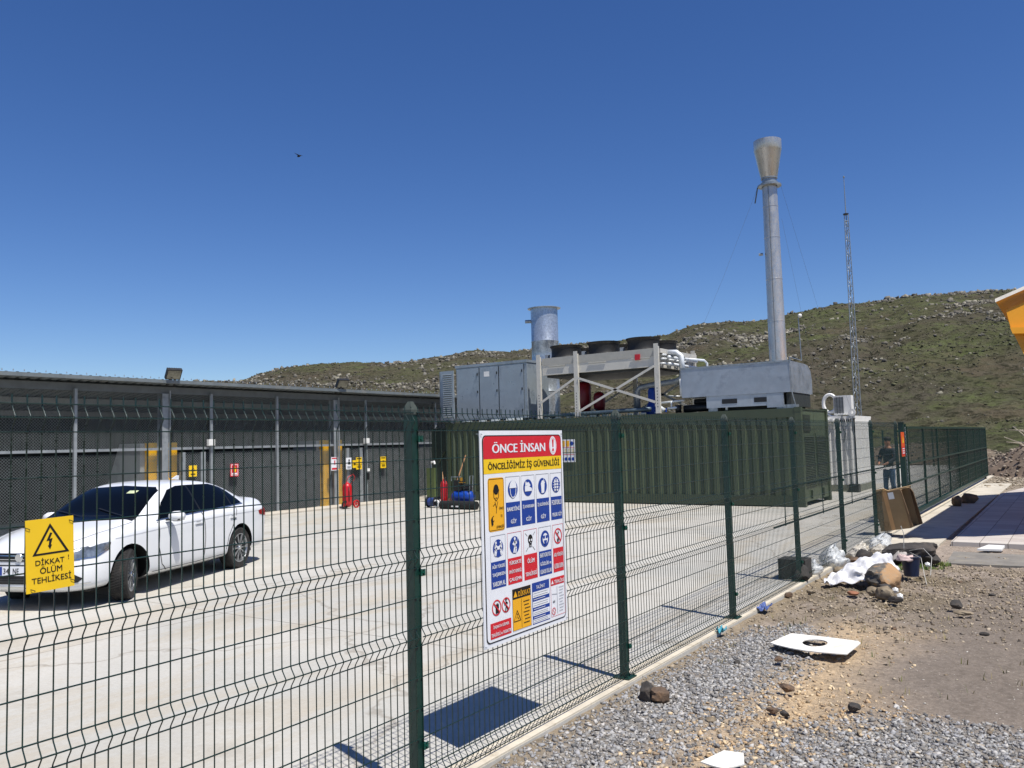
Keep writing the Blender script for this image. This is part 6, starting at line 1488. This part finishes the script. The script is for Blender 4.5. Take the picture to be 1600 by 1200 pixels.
# ---------------------------------------------------------------- tools in front of the container
cpx = thing('air_compressor', (-12.0,19.2,0), 'blue portable air compressor with a black motor in front of the green container', 'compressor')
MB().lathe((-12.35,19.3,.33), [(0,-.02),(.13,.0),(.19,.08),(.19,.62),(.13,.70),(0,.72)], 18, 'X').build('tank', BLU, cpx, smooth=True)
MB().box((-12.3,19.2,.52),(-12.0,19.42,.82)).cyl((-11.95,19.3,.62),(-11.7,19.3,.62),.09,12).build('motor', BLACK, cpx)
MB().lathe((-11.85,19.2,.14), [(.05,-.03),(.13,-.03),(.14,0),(.13,.03),(.05,.03)], 18, 'Y').build('wheel', M('wheel_beige', '#b1a188', .6), cpx)
MB().tube([(-11.7,19.35,.4),(-11.66,19.35,.95),(-11.66,19.2,.95),(-11.7,19.2,.4)],.014,6).tube([(-12.35,19.2,.8),(-12.35,19.2,.92),(-12.0,19.2,.92)],.014,6).build('handle', STEEL, cpx)
MB().cyl((-11.98,19.2,.8),(-11.98,19.2,.9),.04,8).cyl((-12.05,19.15,.76),(-11.8,19.15,.76),.015,6).build('brass_fittings', M('brass', '#b0822f', .35, .6), cpx)
MB().tube([(-11.7,19.2,.7),(-11.5,19.1,.62),(-11.4,19.05,.3),(-11.45,19.0,.05)],.012,6).build('hose', BLACK, cpx, smooth=True)
solo('black_roll', MB().cyl((-12.55,18.95,.12),(-11.25,18.95,.12),.12,20), M('roll_black', '#141414', .7, var=.2), 'black roll of membrane lying in front of the blue compressor', 'roll', auto=40, loc=(-11.9,18.95,0))
solo('roll_band', MB().box((-12.08,18.826,.07),(-11.98,18.832,.11)).box((-11.92,18.826,.07),(-11.82,18.832,.11)), WHITE, 'two white stickers on the black roll', 'stickers')
sm = thing('fire_extinguisher', (-12.75,19.35,0), 'small red fire extinguisher standing left of the blue compressor', 'fire extinguisher')
MB().lathe((-12.72,19.3,0), [(0,.02),(.10,.03),(.11,.08),(.11,.68),(.08,.78),(.03,.80),(.03,.85),(0,.85)], 18).build('cylinder', REDP, sm, smooth=True); MB().bar((-12.72,19.3,.86),(-12.62,19.25,.9),.03).build('valve', BLACK, sm)
MB().tube([(-12.65,19.25,.86),(-12.55,19.2,.7),(-12.56,19.2,.35)],.014,6).build('hose', BLACK, sm)
for nm, a, b, lb in (('broom',(-12.5,19.35,.25),(-12.18,19.7,1.55),'wooden broom handle leaning above the blue compressor'),('shovel',(-12.62,19.25,.12),(-12.95,19.5,1.06),'short tool with a pale wooden handle behind the small red extinguisher')):
    tt = thing(nm, a, lb, nm); MB().cyl(a, b, .02, 8).build('handle', M('wood_handle', '#a9805a', .7, var=.15), tt)
    MB().box((a[0]-.08,a[1]-.02,a[2]-.14),(a[0]+.08,a[1]+.02,a[2]+.02)).build('head', M('wood_handle', '#a9805a', .7), tt)
cr = thing('hose_reel', (-13.05,19.2,0), 'blue and white cable reel on the ground left of the black roll', 'reel')
MB().lathe((-13.1,19.2,.17), [(0,-.16),(.16,-.16),(.16,-.13),(.07,-.12),(.07,.12),(.16,.13),(.16,.16),(0,.16)], 18, 'X').build('spool', M('reel_dark', '#20242c', .5), cr)
MB().lathe((-13.1,19.2,.17), [(.08,-.12),(.13,-.1),(.13,.1),(.08,.12)], 16, 'X').build('cable', M('reel_blue', '#2a3f7a', .5, var=.2), cr)
MB().lathe((-12.88,19.12,.13), [(.08,-.03),(.12,-.02),(.12,.02),(.08,.03)], 16, 'Y').build('white_hose', WHITE, cr)
bt = thing('water_bottle', (-10.95,19.0,0), 'pale blue plastic water bottle on the slab in front of the container', 'bottle')
MB().cyl((-11.15,19.05,.06),(-10.85,19.0,.06),.06,12).build('bottle_body', M('bottle_blue', '#9cc0cc', .2), bt, smooth=True); MB().cyl((-10.85,19.0,.06),(-10.79,18.99,.06),.025,8).build('cap', BLU, bt)
tl = thing('tripod', (-11.2,20.6,0), 'dark folded tool stand leaning at the container beside the sign edge', 'stand')
MB().bar((-11.3,20.6,0),(-11.0,20.7,1.0),.03).bar((-10.95,20.6,0),(-11.0,20.7,1.0),.03).bar((-11.1,21.0,0),(-11.0,20.7,1.0),.03).build('legs', BLACK, tl); MB().box((-11.1,20.62,.3),(-10.85,20.78,.55)).build('tool_head', M('tool_dark', '#2c2724', .7), tl)

# ---------------------------------------------------------------- person inside the gate
def skinned(name, nodes, edges, mat, parent, levels=2):
    me = bpy.data.meshes.new(name); me.from_pydata([n_[:3] for n_ in nodes], edges, []); o = bpy.data.objects.new(name, me); COL.objects.link(o)
    sk = o.modifiers.new('k', 'SKIN'); sv = me.skin_vertices[0] if me.skin_vertices else None
    if sv is None:
        bm = bmesh.new(); bm.from_mesh(me); bm.verts.layers.skin.verify(); bm.to_mesh(me); bm.free(); sv = me.skin_vertices[0]
    for i, n_ in enumerate(nodes): sv.data[i].radius = (n_[3], n_[4] if len(n_) > 4 else n_[3])
    sv.data[0].use_root = True; o.modifiers.new('s', 'SUBSURF').levels = levels; o.modifiers['s'].render_levels = levels
    bpy.context.view_layer.update(); m2 = bpy.data.meshes.new_from_object(o.evaluated_get(bpy.context.evaluated_depsgraph_get())); m2.name = name
    bpy.data.objects.remove(o); m2.materials.clear(); m2.materials.append(mat)
    for p_ in m2.polygons: p_.use_smooth = True
    o = bpy.data.objects.new(name, m2); COL.objects.link(o); o.parent = parent; return o
pe = thing('person', (-1.38,25.1,0), 'person in dark jacket and blue jeans standing behind the gate, hands at the waist', 'person', local=True, rz=R_(150))
SKIN = M('skin', '#a87a5e', .6, var=.05); JK = M('jacket_dark', '#262a33', .85, var=.15); JN = M('jeans', '#3c5573', .9, var=.2, scale=8)
skinned('body', [(0,0,1.30,.05),(0,0,1.44,.06),(0,.0,1.50,.055),(0,.005,1.57,.085,.075),(0,.01,1.65,.088,.085),(0,.005,1.72,.06),(.20,.02,1.40,.045),(.25,.06,1.14,.04),(.12,.24,1.02,.032),(.09,.28,1.0,.03),(-.20,.02,1.40,.045),(-.25,.06,1.14,.04),(-.12,.24,1.02,.032),(-.09,.28,1.0,.03),(.05,.33,.99,.012),(.07,.34,1.0,.011),(-.05,.33,.99,.012),(-.07,.34,1.0,.011)], [(0,1),(1,2),(2,3),(3,4),(4,5),(1,6),(6,7),(7,8),(8,9),(1,10),(10,11),(11,12),(12,13),(9,14),(9,15),(13,16),(13,17)], SKIN, pe)
skinned('jacket', [(0,0,.92,.155,.11),(0,0,1.08,.15,.105),(0,0,1.25,.17,.115),(0,0,1.40,.15,.10),(0,0,1.46,.075),(.20,.0,1.40,.072),(.26,.04,1.16,.062),(.14,.20,1.04,.048),(-.20,.0,1.40,.072),(-.26,.04,1.16,.062),(-.14,.20,1.04,.048)], [(0,1),(1,2),(2,3),(3,4),(3,5),(5,6),(6,7),(3,8),(8,9),(9,10)], JK, pe)
skinned('jeans', [(0,0,.92,.14,.10),(.09,0,.80,.10),(.11,.03,.48,.068),(.12,0,.12,.058),(-.09,0,.80,.10),(-.12,.02,.48,.068),(-.13,-.03,.12,.058)], [(0,1),(1,2),(2,3),(0,4),(4,5),(5,6)], JN, pe)
hr = MB().lathe((0,-.005,1.66), [(.092,0),(.10,.04),(.085,.09),(.04,.115),(0,.12)], 16).build('hair', M('hair_dark', '#17130f', .8), pe, smooth=True, loc=(0,0,0))
MB().box((.06,-.09,0),(.17,.17,.09)).build('shoe', BLACK, pe, auto=30); MB().box((-.18,-.12,0),(-.07,.14,.09)).build('shoe', BLACK, pe, auto=30)
MB().lathe((0,.09,1.605), [(0,.018),(.012,.01),(.016,-.012),(0,-.02)], 8).build('nose', SKIN, pe, smooth=True)

# ---------------------------------------------------------------- yellow canopy at the right edge
cn = thing('canopy', (5, 15.6, 3.9), 'corner of a yellow steel canopy with a white-edged sloping roof at the right edge', 'canopy')
CYL = M('canopy_yellow', '#cf8f16', .55, var=.06, scale=2, dirt=('#a8720f', .4, 2)); RFE = M('roof_edge', '#d8d2c6', .6)
A = Vector((2.075,15.5,3.955)); dirx = Vector((.75,.66,0)).normalized(); L_ = 4.2; rise = Vector((0,0,1.64)); yv = Vector((0,1,0))
B = A+dirx*L_+rise; Cc = A+dirx*(2*L_)
D = 11.2
MB().prism([A, A+yv*D, B+yv*D, B], (0,0,.045)).prism([B, B+yv*D, Cc+yv*D, Cc], (0,0,.045)).build('roof', CYL, cn)
MB().prism([A+Vector((-.01,-.02,-.004)), B+Vector((0,-.02,-.004)), B+Vector((0,-.02,.052)), A+Vector((-.01,-.02,.052))], (0,.018,0)).build('roof_trim', RFE, cn)
g0 = A+Vector((.12,.25,-.02)); k_ = rise.z/L_
pts = [g0+dirx*0+Vector((0,0,-.10)), g0+dirx*L_+rise*.97, g0+dirx*(2*L_-.2), g0+dirx*(2*L_-.2)+Vector((0,0,-.75)), g0+dirx*.55+Vector((0,0,-1.3)), g0+dirx*.25+Vector((0,0,-.80)), g0+dirx*.06+Vector((0,0,-.38))]
MB().prism(pts, (0,.06,0)).build('gable_panel', CYL, cn)
MB().prism([g0+dirx*.06+Vector((0,-.16,-.40)), g0+dirx*6+Vector((0,-.16,-.40)), g0+dirx*6+Vector((0,-.16,-.50)), g0+dirx*.10+Vector((0,-.16,-.50))], (0,.16,0)).build('ledge_beam', CYL, cn)
MB().prism([g0+Vector((.1,.2,-.2)), g0+Vector((.1,D-.4,-.2)), g0+Vector((.3,D-.4,-.75)), g0+Vector((.3,.2,-.75))], (.05,0,0)).build('side_skirt', CYL, cn)
for dy in (2, 6, 10): MB().box((7.2,15.5+dy,0),(7.4,15.7+dy,4.2)).build('post', CYL, cn)
# small bird in the sky
bd_ = thing('bird', (-31.2,30,17.9), 'tiny dark bird high in the sky at the upper left', 'bird')
MB().lathe((-31.2,30,17.9), [(0,-.16),(.05,-.1),(.06,0),(.03,.12),(0,.16)], 8, 'X').build('body', BLACK, bd_, smooth=True)
for s in (-1, 1): MB().prism([(-31.26,30,17.92),(-31.14,30,17.92),(-31.2-.04,30+s*.3,18.0)], (0,0,.01)).build('wing', BLACK, bd_)
